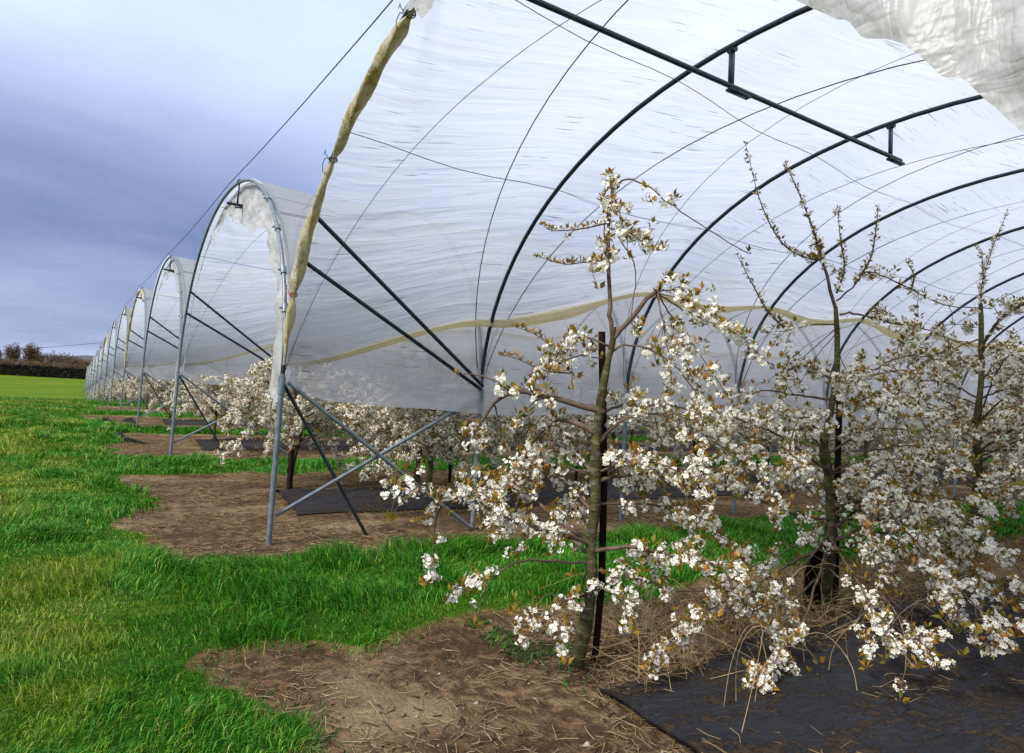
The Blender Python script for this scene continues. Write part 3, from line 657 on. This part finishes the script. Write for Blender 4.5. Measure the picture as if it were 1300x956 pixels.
class Tree:
    tuft = .74
    def __init__(s, seed, lod): s.r = np.random.default_rng(seed); s.lod = lod; s.trunk = MB(); s.br = MB(); s.cl = []; s.cs = []; s.lf = []; s.ls = []
    def limb(s, pts, r0, r1, dens=1., bare=.15, leaf=.3, sub=0, sublen=.35, trunk=False, k=None, sz=1., npt=None, wig=.012):
        L = np.linalg.norm(np.diff(np.asarray(pts), axis=0), axis=1).sum(); n = npt or max(5, int(L/(.05 if s.lod == 0 else .12)))
        P = smooth_path(pts, n); k = k or (6 if s.lod == 0 else 4)
        if not trunk and n > 4: P[1:-1] += s.r.normal(0, wig*.35, (n-2, 3))
        t = np.linspace(0, 1, n); (s.trunk if trunk else s.br).tube(P, (r0+(r1-r0)*t**.8)*(1+(.28*(vnoise(t*16, t*0, int(r0*1e4))-.5)+.45*np.exp(-t/.03) if trunk else 0)), k if not trunk else (12 if s.lod == 0 else 6), wob=(lambda n_, k_: 1+.22*(vnoise(np.linspace(0, 22, n_)[:, None]+np.zeros((1, k_)), np.abs(np.arange(k_)-k_/2)[None]*.9+np.zeros((n_, 1)), 4)-.5)) if trunk else None)
        step = .030/max(dens, .01)
        if dens > 0:
            m = int(L*(1-bare)/step)
            for q in range(m):
                u = bare+(1-bare)*(q+s.r.random())/max(m, 1)
                # flowers sit in bunches with gaps between
                if vnoise(u*L*6+r0*999, L*31, 5) < .48: continue
                p = P[min(int(u*(n-1)), n-1)]+s.r.normal(0, .027, 3)
                s.cl.append(p); s.cs.append(s.r.uniform(.7, 1.15)*sz)
                if s.r.random() < leaf: s.lf.append(p+s.r.normal(0, .02, 3)+[0, 0, .02]); s.ls.append(s.r.uniform(.8, 1.4))
            s.lf.append(P[-1]); s.ls.append(1.3)
        for q in range(sub):
            u = s.r.uniform(max(bare, .15), .97); i = min(int(u*(n-1)), n-2); b = P[i]; T = P[i+1]-P[i]; T /= np.linalg.norm(T)+1e-9
            d = s.r.normal(size=3); d -= T*d.dot(T); d /= np.linalg.norm(d); d = d*.8+T*.6+[0, 0, -.12]; d /= np.linalg.norm(d); l = sublen*s.r.uniform(.4, 1.15)
            s.limb([b, b+d*l*.5+[0, 0, .02], b+d*l+[0, 0, -.16*l]], max(r0*.35, .004), .002, dens*1.05, .12, leaf, 0, sz=sz, k=4)
        return P
    def shoot(s, pts, r0=.006, buds=True, flowers=0.):
        """upright whip with small leafy buds"""
        P = smooth_path(pts, 16); s.br.tube(P, np.linspace(r0, .002, 16), 5); L = np.linalg.norm(np.diff(P, axis=0), axis=1).sum()
        m = int(L/.035)
        for q in range(m):
            u = (q+.5)/m; p = P[int(u*15)]*(1-(u*15 % 1))+P[min(int(u*15)+1, 15)]*(u*15 % 1)
            s.lf.append(p+s.r.normal(0, .006, 3)); s.ls.append(s.r.uniform(.8, 1.35)*(1.0-.3*u))
            if s.r.random() < flowers*(1.25-u)*.8: s.cl.append(p+s.r.normal(0, .015, 3)); s.cs.append(s.r.uniform(.5, .9))
    def random_limbs(s, base, n, zr, lr, azc=None, azs=PI, dens=1., sub=3, trunkpath=None, droop=.5, sz=1., leaf=.3):
        for i in range(n):
            z = s.r.uniform(*zr); j = np.argmin(np.abs(trunkpath[:, 2]-base[2]-z)); b = trunkpath[j]
            az = (azc+s.r.uniform(-azs, azs)) if azc is not None else i*2.4+s.r.uniform(-.5, .5); l = s.r.uniform(*lr)*(1.0 if z < 1.8 else .75)
            D = np.array([math.cos(az), math.sin(az), 0]); up = s.r.uniform(.0, .45)*l; dr = s.r.uniform(.1, droop)*l
            sw = np.array([-D[1], D[0], 0])*s.r.uniform(-.2, .2)*l
            s.limb([b, b+D*l*.35+[0, 0, up*.7]+sw*.4, b+D*l*.72+[0, 0, up*.8]+sw, b+D*l+[0, 0, up-dr]+sw*1.2], s.r.uniform(.009, .017), .003, dens, .18, leaf, sub, .38*l, sz=sz)
    def meshes(s, name):
        out = {'trunk': s.trunk.mesh('trunk', M['bark']), 'branches': s.br.mesh('branches', M['twigbark'])}
        Ra = rot_rand(len(s.cl), s.r)
        out['blossoms'] = stamp(CL[s.lod], s.cl, np.array(s.cs), s.r, True, Ra).mesh('blossoms', M['petal'], False)
        lm = stamp(LF[s.lod], s.lf, np.array(s.ls), s.r, False); kp = s.r.random(len(s.cl)) < s.tuft; tm = stamp(TF, np.array(s.cl)[kp], np.array(s.cs)[kp]*s.r.uniform(.7, 1.1, kp.sum()), s.r, True, Ra[kp])
        for v_, l_, n_, u_ in zip(tm.v, tm.l, tm.n, tm.uv): lm.v.append(v_); lm.l.append(l_+lm.c); lm.n.append(n_); lm.uv.append(u_)
        out['leaves'] = lm.mesh('leaves', M['leaf'], False); return out
def place(meshes, root):
    for k_, m_ in meshes.items(): link(k_, m_, root)
def stake(path, w, label, group=None):
    mb = MB(); P = np.asarray(path, float); mb.tube(P, w, 4); tag(mb.build('tree_stake', M['stake'], smooth=False), label, 'tree stake', group)

def px(l, Z):  # pixel polyline with depth offsets -> metres
    return [at(q[0], q[1], Z+(q[2] if len(q) > 2 else 0)) for q in l]
# --- front tree 1
Z1 = 4.42; t = Tree(11, 0)
tr = t.limb(px([(722, 880, 0), (738, 815), (750, 745), (750, 690), (756, 640), (756, 590), (758, 545), (764, 500), (772, 460), (778, 432), (779, 415)], Z1), .050, .017, 0, trunk=True, npt=60)
t.limb(px([(779, 432), (775, 400), (774, 350), (772, 300), (777, 240), (775, 224)], Z1), .017, .008, .9, .45, .75, 0, k=8)
t.limb(px([(774, 350), (768, 285), (777, 240)], Z1), .006, .004, 1.1, .1, .9)
t.shoot(px([(772, 283), (735, 291, -.05), (700, 292, -.1), (690, 286, -.1)], Z1), .006, True, .35); t.shoot(px([(772, 330), (740, 333), (715, 335, .1), (677, 324, .1)], Z1), .006, True, .35)
t.limb(px([(777, 238), (795, 228, -.05), (820, 236, -.1), (848, 257, -.12), (870, 272, -.12), (910, 298, -.1), (950, 322, -.05)], Z1), .007, .003, .8, .42, .25)
t.limb(px([(775, 238), (790, 280, -.1), (800, 330, -.1)], Z1), .005, .002, .7, .2, .5); t.limb(px([(785, 300), (808, 345), (800, 400), (806, 425)], Z1), .005, .002, .9, .2, .9)
t.limb(px([(778, 280), (815, 305), (840, 318)], Z1), .005, .002, 1.0, .2, 1.); t.limb(px([(772, 345), (750, 330), (760, 368)], Z1), .005, .002, .8, .2, .3)
t.limb(px([(774, 300), (800, 290, .1), (822, 305, .1)], Z1), .005, .002, 1.1, .1, .3)
B_ = px([(780, 428), (800, 405), (828, 372), (836, 370)], Z1); t.limb(B_, .019, .012, .35, .5, .6, k=8)
for l in ([(834, 371), (870, 382, -.1), (905, 402, -.2), (935, 425, -.25)], [(834, 371), (855, 405, .1), (890, 452, .1), (925, 505, .1)], [(834, 371), (842, 410), (850, 460), (852, 505)], [(834, 371), (880, 402, .2), (930, 420, .3), (985, 470, .35)], [(834, 371), (850, 368), (868, 362)], [(834, 371), (846, 420, -.2), (880, 480, -.3)]):
    t.limb(px(l, Z1), .006, .002, 1.0, .35, .5, 1, .2)
t.limb(px([(774, 440), (745, 428), (722, 433), (705, 455), (688, 482)], Z1), .009, .003, .7, .35, .9, 3, .25)
t.shoot(px([(725, 474), (690, 470), (655, 455), (633, 450)], Z1-.1), .005, True, .2); t.shoot(px([(700, 440), (680, 425), (648, 412)], Z1), .004, True, .1)
t.limb(px([(690, 482, 0), (705, 462), (735, 452), (765, 455)], Z1+.02), .006, .004, .5, .1, 1.0, 2, .2)
t.limb(px([(778, 446), (800, 437), (832, 447), (862, 470), (885, 500)], Z1), .009, .003, .8, .4, .7, 4, .3)
t.limb(px([(765, 522), (740, 515), (690, 504, -.05), (655, 497, -.1), (628, 512, -.15), (605, 545, -.15), (590, 580, -.1)], Z1), .028, .005, .6, .3, .7, 6, .35)
t.limb(px([(758, 550), (735, 538), (705, 535, .1), (682, 555, .15), (662, 592, .2), (652, 625, .2)], Z1), .024, .003, .75, .35, .6, 5, .3)
t.limb(px([(751, 690), (715, 680, -.1), (672, 667, -.2), (632, 652, -.3), (600, 632, -.35), (560, 618, -.4), (505, 615, -.45)], Z1), .017, .003, .85, .2, .35, 9, .34)
t.limb(px([(751, 690), (703, 656, .1), (672, 624, .2), (645, 606, .25), (610, 622, .3), (590, 600, .3)], Z1), .016, .003, .8, .3, .3, 6, .3)
t.limb(px([(751, 715), (700, 712, -.1), (650, 715, -.2), (618, 740, -.25), (570, 762, -.3)], Z1), .010, .003, .8, .3, .35, 5, .3)
t.limb(px([(560, 618, -.4), (552, 670, -.4), (545, 745, -.4)], Z1), .005, .002, 1., .1, .3, 1, .15)
t.limb(px([(505, 615, -.45), (500, 640, -.45), (496, 662, -.45)], Z1), .004, .002, 1.2, .0, .3)
t.limb(px([(752, 700), (800, 694, -.05), (850, 705, -.1), (900, 714, -.2), (950, 725, -.25)], Z1), .017, .004, .8, .25, .3, 6, .35)
t.limb(px([(752, 722), (785, 728), (830, 742, .1), (880, 752, .2), (930, 735, .3)], Z1), .010, .003, .9, .2, .3, 5, .3)
t.limb(px([(748, 755), (715, 765, -.2), (690, 790, -.3), (660, 790, -.35)], Z1), .009, .003, 1.0, .2, .5, 5, .25)
t.limb(px([(748, 760), (760, 745, -.2), (800, 760, -.35), (840, 745, -.4)], Z1), .009, .003, .9, .2, .3, 3, .25)
t.limb(px([(757, 560), (810, 525, .1), (870, 540, .25), (930, 575, .35), (1000, 610, .4)], Z1), .012, .003, .9, .15, .35, 9, .36)
t.limb(px([(756, 600), (810, 585, -.1), (860, 600, -.25), (905, 640, -.3)], Z1), .011, .003, .9, .2, .35, 7, .32)
t.limb(px([(757, 600), (700, 590, .2), (650, 590, .3), (610, 570, .35)], Z1), .010, .003, .9, .25, .4, 6, .34)
t.limb(px([(758, 640), (820, 640, .2), (870, 655, .3), (930, 690, .35)], Z1), .010, .003, .9, .2, .3, 6, .34)
t.random_limbs(tr[0], 9, (.9, 1.9), (.6, 1.0), .6, 1.2, .9, 4, tr, .6)
r1 = empty('cherry_tree', tuple(tr[0]*[1, 1, 0]), 'nearest cherry tree, tall leader with one arching shoot, beside a dark stake', 'cherry tree', 'blossoming cherry trees of the front row')
def place_world(t, root):
    inv = np.array(root.location)
    for k_, m_ in t.meshes('x').items():
        o = link(k_, m_, root, tuple(-inv))
place_world(t, r1)
stake(px([(752, 872, .10), (764, 740, .10), (767, 600, .10), (764, 421, .12)], Z1), .031, 'dark reddish wooden stake beside the nearest cherry tree', 'tree stakes')
# --- front tree 2
Z2 = 6.1; t = Tree(12, 0)
tr = t.limb(px([(1038, 800), (1042, 765), (1052, 710), (1056, 650), (1051, 600), (1046, 565), (1054, 525), (1062, 480), (1063, 430), (1061, 390)], Z2), .070, .018, 0, trunk=True, npt=60)
t.limb(px([(1061, 392), (1050, 352), (1043, 325), (1040, 312)], Z2), .017, .010, .3, .3, .3, k=8)
for l, fl in (([(1043, 330), (1018, 325), (990, 305), (965, 255), (946, 180)], .3), ([(1042, 325), (1030, 285), (1012, 240), (996, 205)], .8), ([(1062, 372), (1072, 340), (1067, 305), (1063, 262)], .4), ([(1085, 360), (1105, 328), (1112, 290), (1115, 262)], .05),
              ([(1000, 420), (975, 395), (955, 360), (935, 322)], .1), ([(1155, 372), (1160, 350), (1150, 330)], .2)):
    t.shoot(px(l, Z2), .012, True, fl)
t.limb(px([(1062, 382), (1085, 362), (1098, 345), (1125, 352), (1165, 372), (1205, 388), (1260, 392)], Z2), .009, .004, .45, .2, 1.5, 3, .3)
t.limb(px([(1066, 400), (1085, 398), (1125, 408), (1180, 420), (1230, 440)], Z2), .012, .004, 1.0, .3, .9, 7, .4)
t.limb(px([(1066, 474), (1105, 472), (1130, 458), (1170, 452), (1210, 465)], Z2), .012, .004, .8, .3, .5, 6, .4)
t.limb(px([(1060, 412), (1030, 412, -.1), (1000, 420, -.1), (965, 422, -.1)], Z2), .009, .003, .5, .45, .4, 3, .3)
for l in ([(1060, 418), (1035, 440, -.1), (1015, 455, -.1), (1004, 458, -.1)], [(1060, 425), (1035, 455), (1014, 490)], [(1066, 450), (1080, 480), (1100, 510)], [(1052, 560), (1090, 548), (1080, 552)]): t.limb(px(l, Z2), .005, .002, .5, .75, .4)
t.limb(px([(1054, 660), (1020, 655, -.2), (975, 640, -.4), (930, 615, -.5), (880, 600, -.6)], Z2), .014, .003, .9, .15, .35, 10, .45)
t.limb(px([(1053, 690), (1015, 690, -.3), (965, 720, -.6), (930, 700, -.8)], Z2), .012, .003, .9, .15, .3, 8, .4)
t.limb(px([(1054, 640), (1110, 620, -.3), (1170, 640, -.6), (1240, 680, -.8)], Z2), .014, .003, .9, .15, .3, 10, .45)
t.limb(px([(1052, 600), (1000, 560, -.1), (960, 540, -.2), (900, 520, -.3), (860, 525, -.4)], Z2), .014, .003, 1., .15, .35, 10, .45)
t.limb(px([(1050, 720), (1080, 745, -.9), (1150, 790, -1.5), (1180, 830, -1.8)], Z2), .012, .003, .8, .35, .3, 8, .3)
t.limb(px([(1050, 725), (1010, 760, -.9), (985, 800, -1.4), (1000, 850, -1.7)], Z2), .012, .003, .9, .35, .3, 7, .3)
t.limb(px([(1054, 700), (1100, 690, -.6), (1190, 730, -1.3), (1290, 770, -1.7)], Z2), .012, .003, .9, .2, .3, 9, .35)
t.limb(px([(1054, 690), (1150, 650, -.5), (1240, 660, -1.), (1300, 620, -1.3)], Z2), .013, .003, .9, .2, .3, 9, .4)
for l in ([(1056, 640), (1130, 660, -.8), (1190, 720, -1.6), (1225, 800, -2.0)], [(1056, 650), (1150, 700, -1.), (1230, 760, -1.8), (1285, 830, -2.2)], [(1052, 680), (1090, 740, -1.), (1120, 800, -1.7), (1165, 850, -2.1)], [(1052, 680), (1000, 740, -.9), (960, 775, -1.5), (940, 760, -1.8)],
          [(1052, 690), (960, 740, -1.), (880, 790, -1.7), (825, 850, -2.0)], [(1052, 690), (1020, 790, -1.3), (985, 840, -1.8), (975, 875, -2.0)], [(1056, 640), (1180, 640, -1.2), (1270, 700, -2.1), (1320, 760, -2.5)]):
    t.limb(px(l, Z2), .012, .003, .85, .35, .35, 6, .26)
t.random_limbs(tr[0], 13, (.7, 2.3), (.8, 1.35), None, PI, 1.0, 5, tr, .6)
t.random_limbs(tr[0], 10, (.8, 2.2), (.8, 1.3), -1.2, 1.2, 1.0, 5, tr, .6)
r2 = empty('cherry_tree', tuple(tr[0]*[1, 1, 0]), 'second cherry tree of the front row, forked trunk with black base and tall thin shoots', 'cherry tree', 'blossoming cherry trees of the front row')
place_world(t, r2)
stake(px([(1060, 800, .22), (1062, 640, .22), (1066, 500, .22)], Z2), .033, 'black stake standing behind the second cherry trunk', 'tree stakes')
M['char'] = m_simple('charred_bark', (.003, .003, .003), (.010, .008, .006), 18, 1, 0, .9, .01, (3, 3, 1), 0)
mb = MB(); pts_ = smooth_path(px([(1040, 800, -.02), (1034, 775, -.02), (1030, 745, 0), (1036, 712, .03), (1040, 700, .05)], Z2), 30); mb.tube(pts_, np.linspace(.085, .045, 30), 16, wob=lambda n_, k_: .8+.45*vnoise(np.linspace(0, 5, n_)[:, None]+0*np.arange(k_)[None], np.abs(np.arange(k_)-k_/2)[None]*.7+np.zeros((n_, 1)), 8))
tag(mb.build('tree_stump', M['char']), 'short charred black stump against the foot of the second cherry trunk', 'stump')
# --- front tree 3 and 4 (right)
Z3 = 8.1; t = Tree(13, 0)
tr = t.limb(px([(1236, 725), (1238, 660), (1242, 600), (1240, 540), (1246, 480), (1246, 420), (1245, 385)], Z3), .07, .022, 0, trunk=True, npt=50)
t.shoot(px([(1245, 385), (1248, 355), (1262, 310), (1280, 266)], Z3), .010, True, .9); t.shoot(px([(1248, 350), (1246, 325), (1236, 310)], Z3), .007, True, .5)
t.limb(px([(1246, 440), (1270, 405, -1), (1300, 385, -1.8), (1350, 350, -2.3)], Z3), .020, .012, .5, .2, 1.4, 6, .4)
t.limb(px([(1246, 430), (1215, 440), (1180, 455), (1150, 480)], Z3), .012, .004, 1., .2, .6, 6, .4)
t.random_limbs(tr[0], 32, (.7, 2.5), (.9, 1.6), None, PI, 1.0, 5, tr, .6)
t.random_limbs(tr[0], 14, (.9, 2.6), (1.2, 2.1), -1.4, .9, 1.0, 6, tr, .6)
r3 = empty('cherry_tree', tuple(tr[0]*[1, 1, 0]), 'third cherry tree of the front row, dense with blossom at the right edge', 'cherry tree', 'blossoming cherry trees of the front row')
place_world(t, r3)

def generic(seed, lod, n=34, dens=1.45, h=2.7):
    t = Tree(seed, lod); r = t.r; lean = r.normal(0, .08, 2)
    tr = t.limb([[0, 0, -.05], [lean[0]*.4, lean[1]*.4, .5], [lean[0]*.2, lean[1], 1.1], [lean[0], lean[1]*.6, 1.7], [lean[0]*1.5, lean[1], h*.85]], .065, .02, 0, trunk=True, npt=24)
    t.random_limbs(tr[0], n, (.75, 2.1), (.9, 1.6), None, PI, dens, 4 if lod else 5, tr, .7, leaf=.22, sz=1.0 if lod == 0 else 1.35)
    t.random_limbs(tr[0], 7, (1.7, h*.85), (.5, .9), None, PI, dens*.6, 2, tr, .4, leaf=.6)
    for i in range(4):
        a = r.uniform(0, 6.3); b = tr[-1-i*2]; t.shoot([b, b+[math.cos(a)*.12, math.sin(a)*.12, .3], b+[math.cos(a)*.16, math.sin(a)*.16, r.uniform(.45, .8)]], .007, True, .4)
    return t.meshes('generic')
g0 = [generic(101, 0, 40)]; g1 = [generic(201+i, 0, 40) for i in range(4)]
rr_ = random.Random(4)
def put(meshes, x, y, label, group, sc=1., rz=None):
    z = float(gh(x, y)); o = empty('cherry_tree', (x, y, z), label, 'cherry tree', group, rr_.uniform(0, 6.28) if rz is None else rz); o.scale = (sc, sc, sc*rr_.uniform(.94, 1.06)); place(meshes, o)
    return o
G1 = 'blossoming cherry trees of the front row'
put(g0[0], 12.0, 3.7, 'cherry tree behind the right-edge tree, farther along the front row', G1, 1.05)
stx = []
# row 2
G2 = 'cherry trees of the row under the second polytunnel'
put(g0[0], 3.15, 11.4, 'white cherry tree right behind the nearest tunnel post', G2, .92, 1.)
put(g0[0], 4.75, 9.55, 'cherry tree with slanting dark trunk behind the crossed braces', G2, .9, 2.6)
for i in range(1, 14):
    put(g1[i % 4], 3.2+2.35*i+rr_.uniform(-.2, .2), 11.3+rr_.uniform(-.2, .2), 'blossoming cherry tree of the second row, partly hidden behind the front branches', G2, rr_.uniform(.92, 1.05))
    if i < 4: stx.append((3.12+3.0*i, 11.4))
ords = ['', '', 'third', 'fourth', 'fifth', 'sixth', 'seventh', 'eighth', 'ninth', 'tenth', 'eleventh', 'twelfth', 'thirteenth']
for k in range(2, NT):
    for i in range(14 if k < 4 else 9 if k < 8 else 6):
        put(g1[(i*3+k) % 4], 3.3+2.5*i+rr_.uniform(-.25, .25), 3.3+8.2*k+(.2*k if k > 3 else 0)+rr_.uniform(-.25, .25), 'white blossoming cherry tree in the row under the %s polytunnel' % ords[k], 'cherry trees of the row under the %s polytunnel' % ords[k], rr_.uniform(.76, .9))
for x, y in stx:
    stake([[x, y, -.1], [x, y, .9], [x+.03, y, 1.95]], .032, 'dark wooden stake in the tree row behind the nearest tunnel post', 'tree stakes')
stake([[3.12, 11.2, -.1], [3.1, 11.2, .9], [3.14, 11.2, 1.7]], .045, 'stout dark stake seen just right of the nearest tunnel post', 'tree stakes')

# ------------------------------------------------------------------ far hedge, trees, hill, power line
def on_ground(px_, dist):
    d_ = at(px_, 480, 1)-EYE; d_[2] = 0; d_ /= np.linalg.norm(d_); p = EYE+d_*dist; return p[0], p[1]
def hedge():
    a = np.array(on_ground(-260, 176)); b = np.array(on_ground(260, 168)); n = 46000; r = np.random.default_rng(9)
    u = r.random(n); c = a+(b-a)*u[:, None]; dr = (b-a)/np.linalg.norm(b-a); nr = np.array([-dr[1], dr[0]])
    z = r.random(n)**.8*2.1; off = np.where(r.random(n) < .7, np.sign(r.random(n)-.5)*.75, r.uniform(-.75, .75, n))+r.normal(0, .06, n)
    p = np.stack([c[:, 0]+nr[0]*off, c[:, 1]+nr[1]*off, z], 1); p[:, 2] += gh(p[:, 0], p[:, 1])+.04*vnoise(u*300, u*0)*1
    R = rot_rand(n, r); q = np.array([[-1, -1, 0], [1, -1, 0], [1, 1, 0], [-1, 1, 0]])*.13
    V = np.einsum('nij,vj->nvi', R, q)+p[:, None]; return tag(link('hedge', np_mesh('hedge', V.reshape(-1, 3), np.arange(n*4), np.full(n, 4), M['hedge'])), 'long trimmed dark brown hedge closing the far side of the field', 'hedge')
hedge()
def far_tree(px_, dist, h, wdt, label, seed, nleaf, name='bare_tree', clumpy=.35, lowz=.25, mat='drybush', nb=44):
    r = np.random.default_rng(seed); x, y = on_ground(px_, dist); z = float(gh(x, y)); root = empty(name, (x, y, z), label, 'tree', 'trees beyond the far hedge')
    tb = MB(); tb.tube([[0, 0, -.2], [.1, 0, h*.3], [0, .1, h*.75]], [.035*h, .028*h, .008*h], 7); tb.build('trunk', M['twigbark'], root)
    bb = MB(); ends = []
    for i in range(nb):
        zb = r.uniform(lowz, .75)*h; a = r.uniform(0, 6.28); l = wdt*r.uniform(.5, 1.)*(1-.35*(zb/h)); e = np.array([math.cos(a)*l, math.sin(a)*l, min(zb+r.uniform(.15, .5)*h, h*(1.0-.25*(l/wdt)**2))]); m = np.array([e[0]*.45, e[1]*.45, (zb+e[2])/2-.02*h])
        bb.tube([[0, 0, zb], m, e], [.010*h, .006*h, .002*h], 4)
        for q in range(7):
            f = r.uniform(.35, 1); s_ = m+(e-m)*f; t_ = s_+r.normal(0, .11, 3)*[wdt, wdt, h*.8]+[0, 0, .05*h]; bb.tube([s_, (s_+t_)/2+r.normal(0, .02*h, 3), t_], [.004*h, .003*h, .0015*h], 3); ends.append(t_)
    bb.build('branches', M['twigbark'], root)
    ends = np.array(ends); n = nleaf; c = ends[r.integers(0, len(ends), n)]+r.normal(0, clumpy, (n, 3))*[1, 1, .7]; R = rot_rand(n, r); q = np.array([[-1, -.6, 0], [1, -.6, 0], [1, .6, 0], [-1, .6, 0]])*.10
    V = np.einsum('nij,vj->nvi', R, q)*r.uniform(.6, 1.5, n)[:, None, None]+c[:, None]; link('crown', np_mesh('crown', V.reshape(-1, 3), np.arange(n*4), np.full(n, 4), M[mat]), root)
far_tree(12, 196, 6.0, 1.9, 'russet brown tree farthest left beyond the hedge', 1, 1900)
far_tree(-14, 200, 5.0, 3.0, 'brown tree cut by the left edge of the frame', 9, 1800)
far_tree(36, 198, 6.5, 1.9, 'tall narrow brown tree, second from the left beyond the hedge', 2, 2100)
far_tree(48, 203, 4.9, 1.6, 'small dark tree right of the tall narrow one', 3, 900)
far_tree(62, 206, 5.2, 2.6, 'bare spreading tree in the middle beyond the hedge', 4, 300)
far_tree(76, 204, 5.5, 3.8, 'broad bare tree with the widest fan of twigs', 5, 300, nb=60)
far_tree(89, 208, 4.9, 3.4, 'bare grey-brown tree right of the broad one', 6, 350)
far_tree(101, 206, 4.0, 3.6, 'low reddish bare tree beside the farthest polytunnel', 7, 900)
far_tree(114, 206, 3.9, 3.6, 'low brown tree half hidden behind the farthest polytunnel', 8, 900)
for i, (p_, h_, w_) in enumerate([(4, 2.9, 3), (33, 2.9, 3), (56, 2.8, 3), (82, 2.8, 3.2), (93, 2.6, 3.)]):
    far_tree(p_, 190, h_, w_, 'low scrubby bush just behind the far hedge top', 20+i, 1500, 'bush', .4, .05, 'drybush', 26)
# distant wooded hill
A, B = np.meshgrid(np.linspace(-1, 1, 120), np.linspace(0, 1, 14), indexing='ij'); hc = np.array(on_ground(110, 900)); dd = hc/np.linalg.norm(hc); nn = np.array([dd[1], -dd[0]])
prf = 17*np.exp(-((A)/.34)**2)*(.9+.2*fbm(A*12, A*0, 2))+3
HX = hc[0]+nn[0]*A*260+dd[0]*B*240; HY = hc[1]+nn[1]*A*260+dd[1]*B*240; HZ = -3+prf*np.sin(B*PI/2)+3*fbm(A*30, B*14, 4)
M['hill'] = m_simple('wooded_hill', (.05, .05, .075), (.09, .07, .08), .05, .95, 0, .5, 2.)
mb = MB(); mb.grid(np.stack([HX, HY, HZ], -1)); tag(mb.build('hill', M['hill']), kind='structure')
# overhead line across the far field
a_ = at(-60, 448, 150); b_ = at(360, 405, 190); u = np.linspace(0, 1, 24)[:, None]; P = a_+(b_-a_)*u; P[:, 2] -= 1.3*4*(u*(1-u))[:, 0]
mb = MB(); mb.tube(P, .045, 4); tag(mb.build('overhead_cable', M['wire']), 'thin dark overhead cable crossing the sky above the far trees', 'cable')

# ------------------------------------------------------------------ light
SUN_AZ, SUN_EL = math.radians(-104), math.radians(40)      # azimuth measured from +Y towards +X
w = bpy.data.worlds.new('World'); S.world = w; w.use_nodes = True; nt = w.node_tree; nt.nodes.clear(); b = NB(nt)
out = nt.nodes.new('ShaderNodeOutputWorld'); bg = b.n('ShaderNodeBackground'); bg.inputs[1].default_value = .1
sky = b.n('ShaderNodeTexSky', sky_type='NISHITA', sun_disc=False, sun_elevation=SUN_EL, sun_rotation=SUN_AZ, air_density=1.2, dust_density=1.5)
tc = b.n('ShaderNodeTexCoord'); D = tc.outputs['Generated']; sp = b.n('ShaderNodeSeparateXYZ'); b.l(D, sp.inputs[0])
# cloud deck: project the direction on a plane overhead so banks flatten towards the horizon
zz = b.math('ADD', b.math('MAXIMUM', sp.outputs[2], 0.0), .22); cx = b.math('DIVIDE', sp.outputs[0], zz); cy = b.math('DIVIDE', sp.outputs[1], zz)
cv = b.n('ShaderNodeCombineXYZ'); b.l(cx, cv.inputs[0]); b.l(cy, cv.inputs[1])
f1 = b.noise(b.mapping(cv.outputs[0], (.55, .9, 1), (0, 0, .4)), 1.0, 5, .5, .3)
el = b.mr(sp.outputs[2], -.02, .75)
band = b.ramp(el, [(0, (.50, .50, .50)), (.08, (.50, .50, .50)), (.16, (.30, .30, .30)), (.26, (.24, .24, .24)), (.36, (.50, .50, .50)), (.50, (.86, .86, .86)), (.7, (1., 1., 1.))], 'B_SPLINE')
v = b.math('ADD', band, b.math('MULTIPLY', b.math('SUBTRACT', f1, .5), 1.15))
cl = b.ramp(v, [(.0, (.08, .12, .28)), (.22, (.16, .215, .42)), (.45, (.29, .35, .59)), (.7, (.50, .58, .86)), (.95, (.74, .84, 1.05))])
sc = b.n('ShaderNodeVectorMath', operation='SCALE'); b.l(cl, sc.inputs[0]); sc.inputs[3].default_value = 9.
mx = b.mix(.88, sky.outputs[0], sc.outputs[0]); b.l(mx, bg.inputs[0]); b.l(bg.outputs[0], out.inputs[0])
sl = bpy.data.lights.new('sun', 'SUN'); sl.energy = 3.8; sl.angle = math.radians(12); sl.color = (1, .95, .88); so = bpy.data.objects.new('sun', sl); COL.objects.link(so)
from mathutils import Vector, Matrix
sd = Vector((math.sin(SUN_AZ)*math.cos(SUN_EL), math.cos(SUN_AZ)*math.cos(SUN_EL), math.sin(SUN_EL))); so.rotation_euler = sd.to_track_quat('Z', 'Y').to_euler()

# ------------------------------------------------------------------ camera
cd = bpy.data.cameras.new('camera'); cam = bpy.data.objects.new('camera', cd); COL.objects.link(cam); S.camera = cam
cd.sensor_fit = 'HORIZONTAL'; cd.sensor_width = 36; cd.lens = F/1300*36; cd.shift_y = -(478-433.5)/1300; cd.clip_start = .05; cd.clip_end = 4000
Mx = Matrix(((RT[0], UP[0], -AX[0], EYE[0]), (RT[1], UP[1], -AX[1], EYE[1]), (RT[2], UP[2], -AX[2], EYE[2]), (0, 0, 0, 1))); cam.matrix_world = Mx
vs = S.view_settings; vs.view_transform = 'Standard'; vs.look = 'None'; vs.gamma = 1; vs.use_curve_mapping = False; vs.exposure = .40
S.cycles.transparent_max_bounces = 16; S.cycles.max_bounces = 8
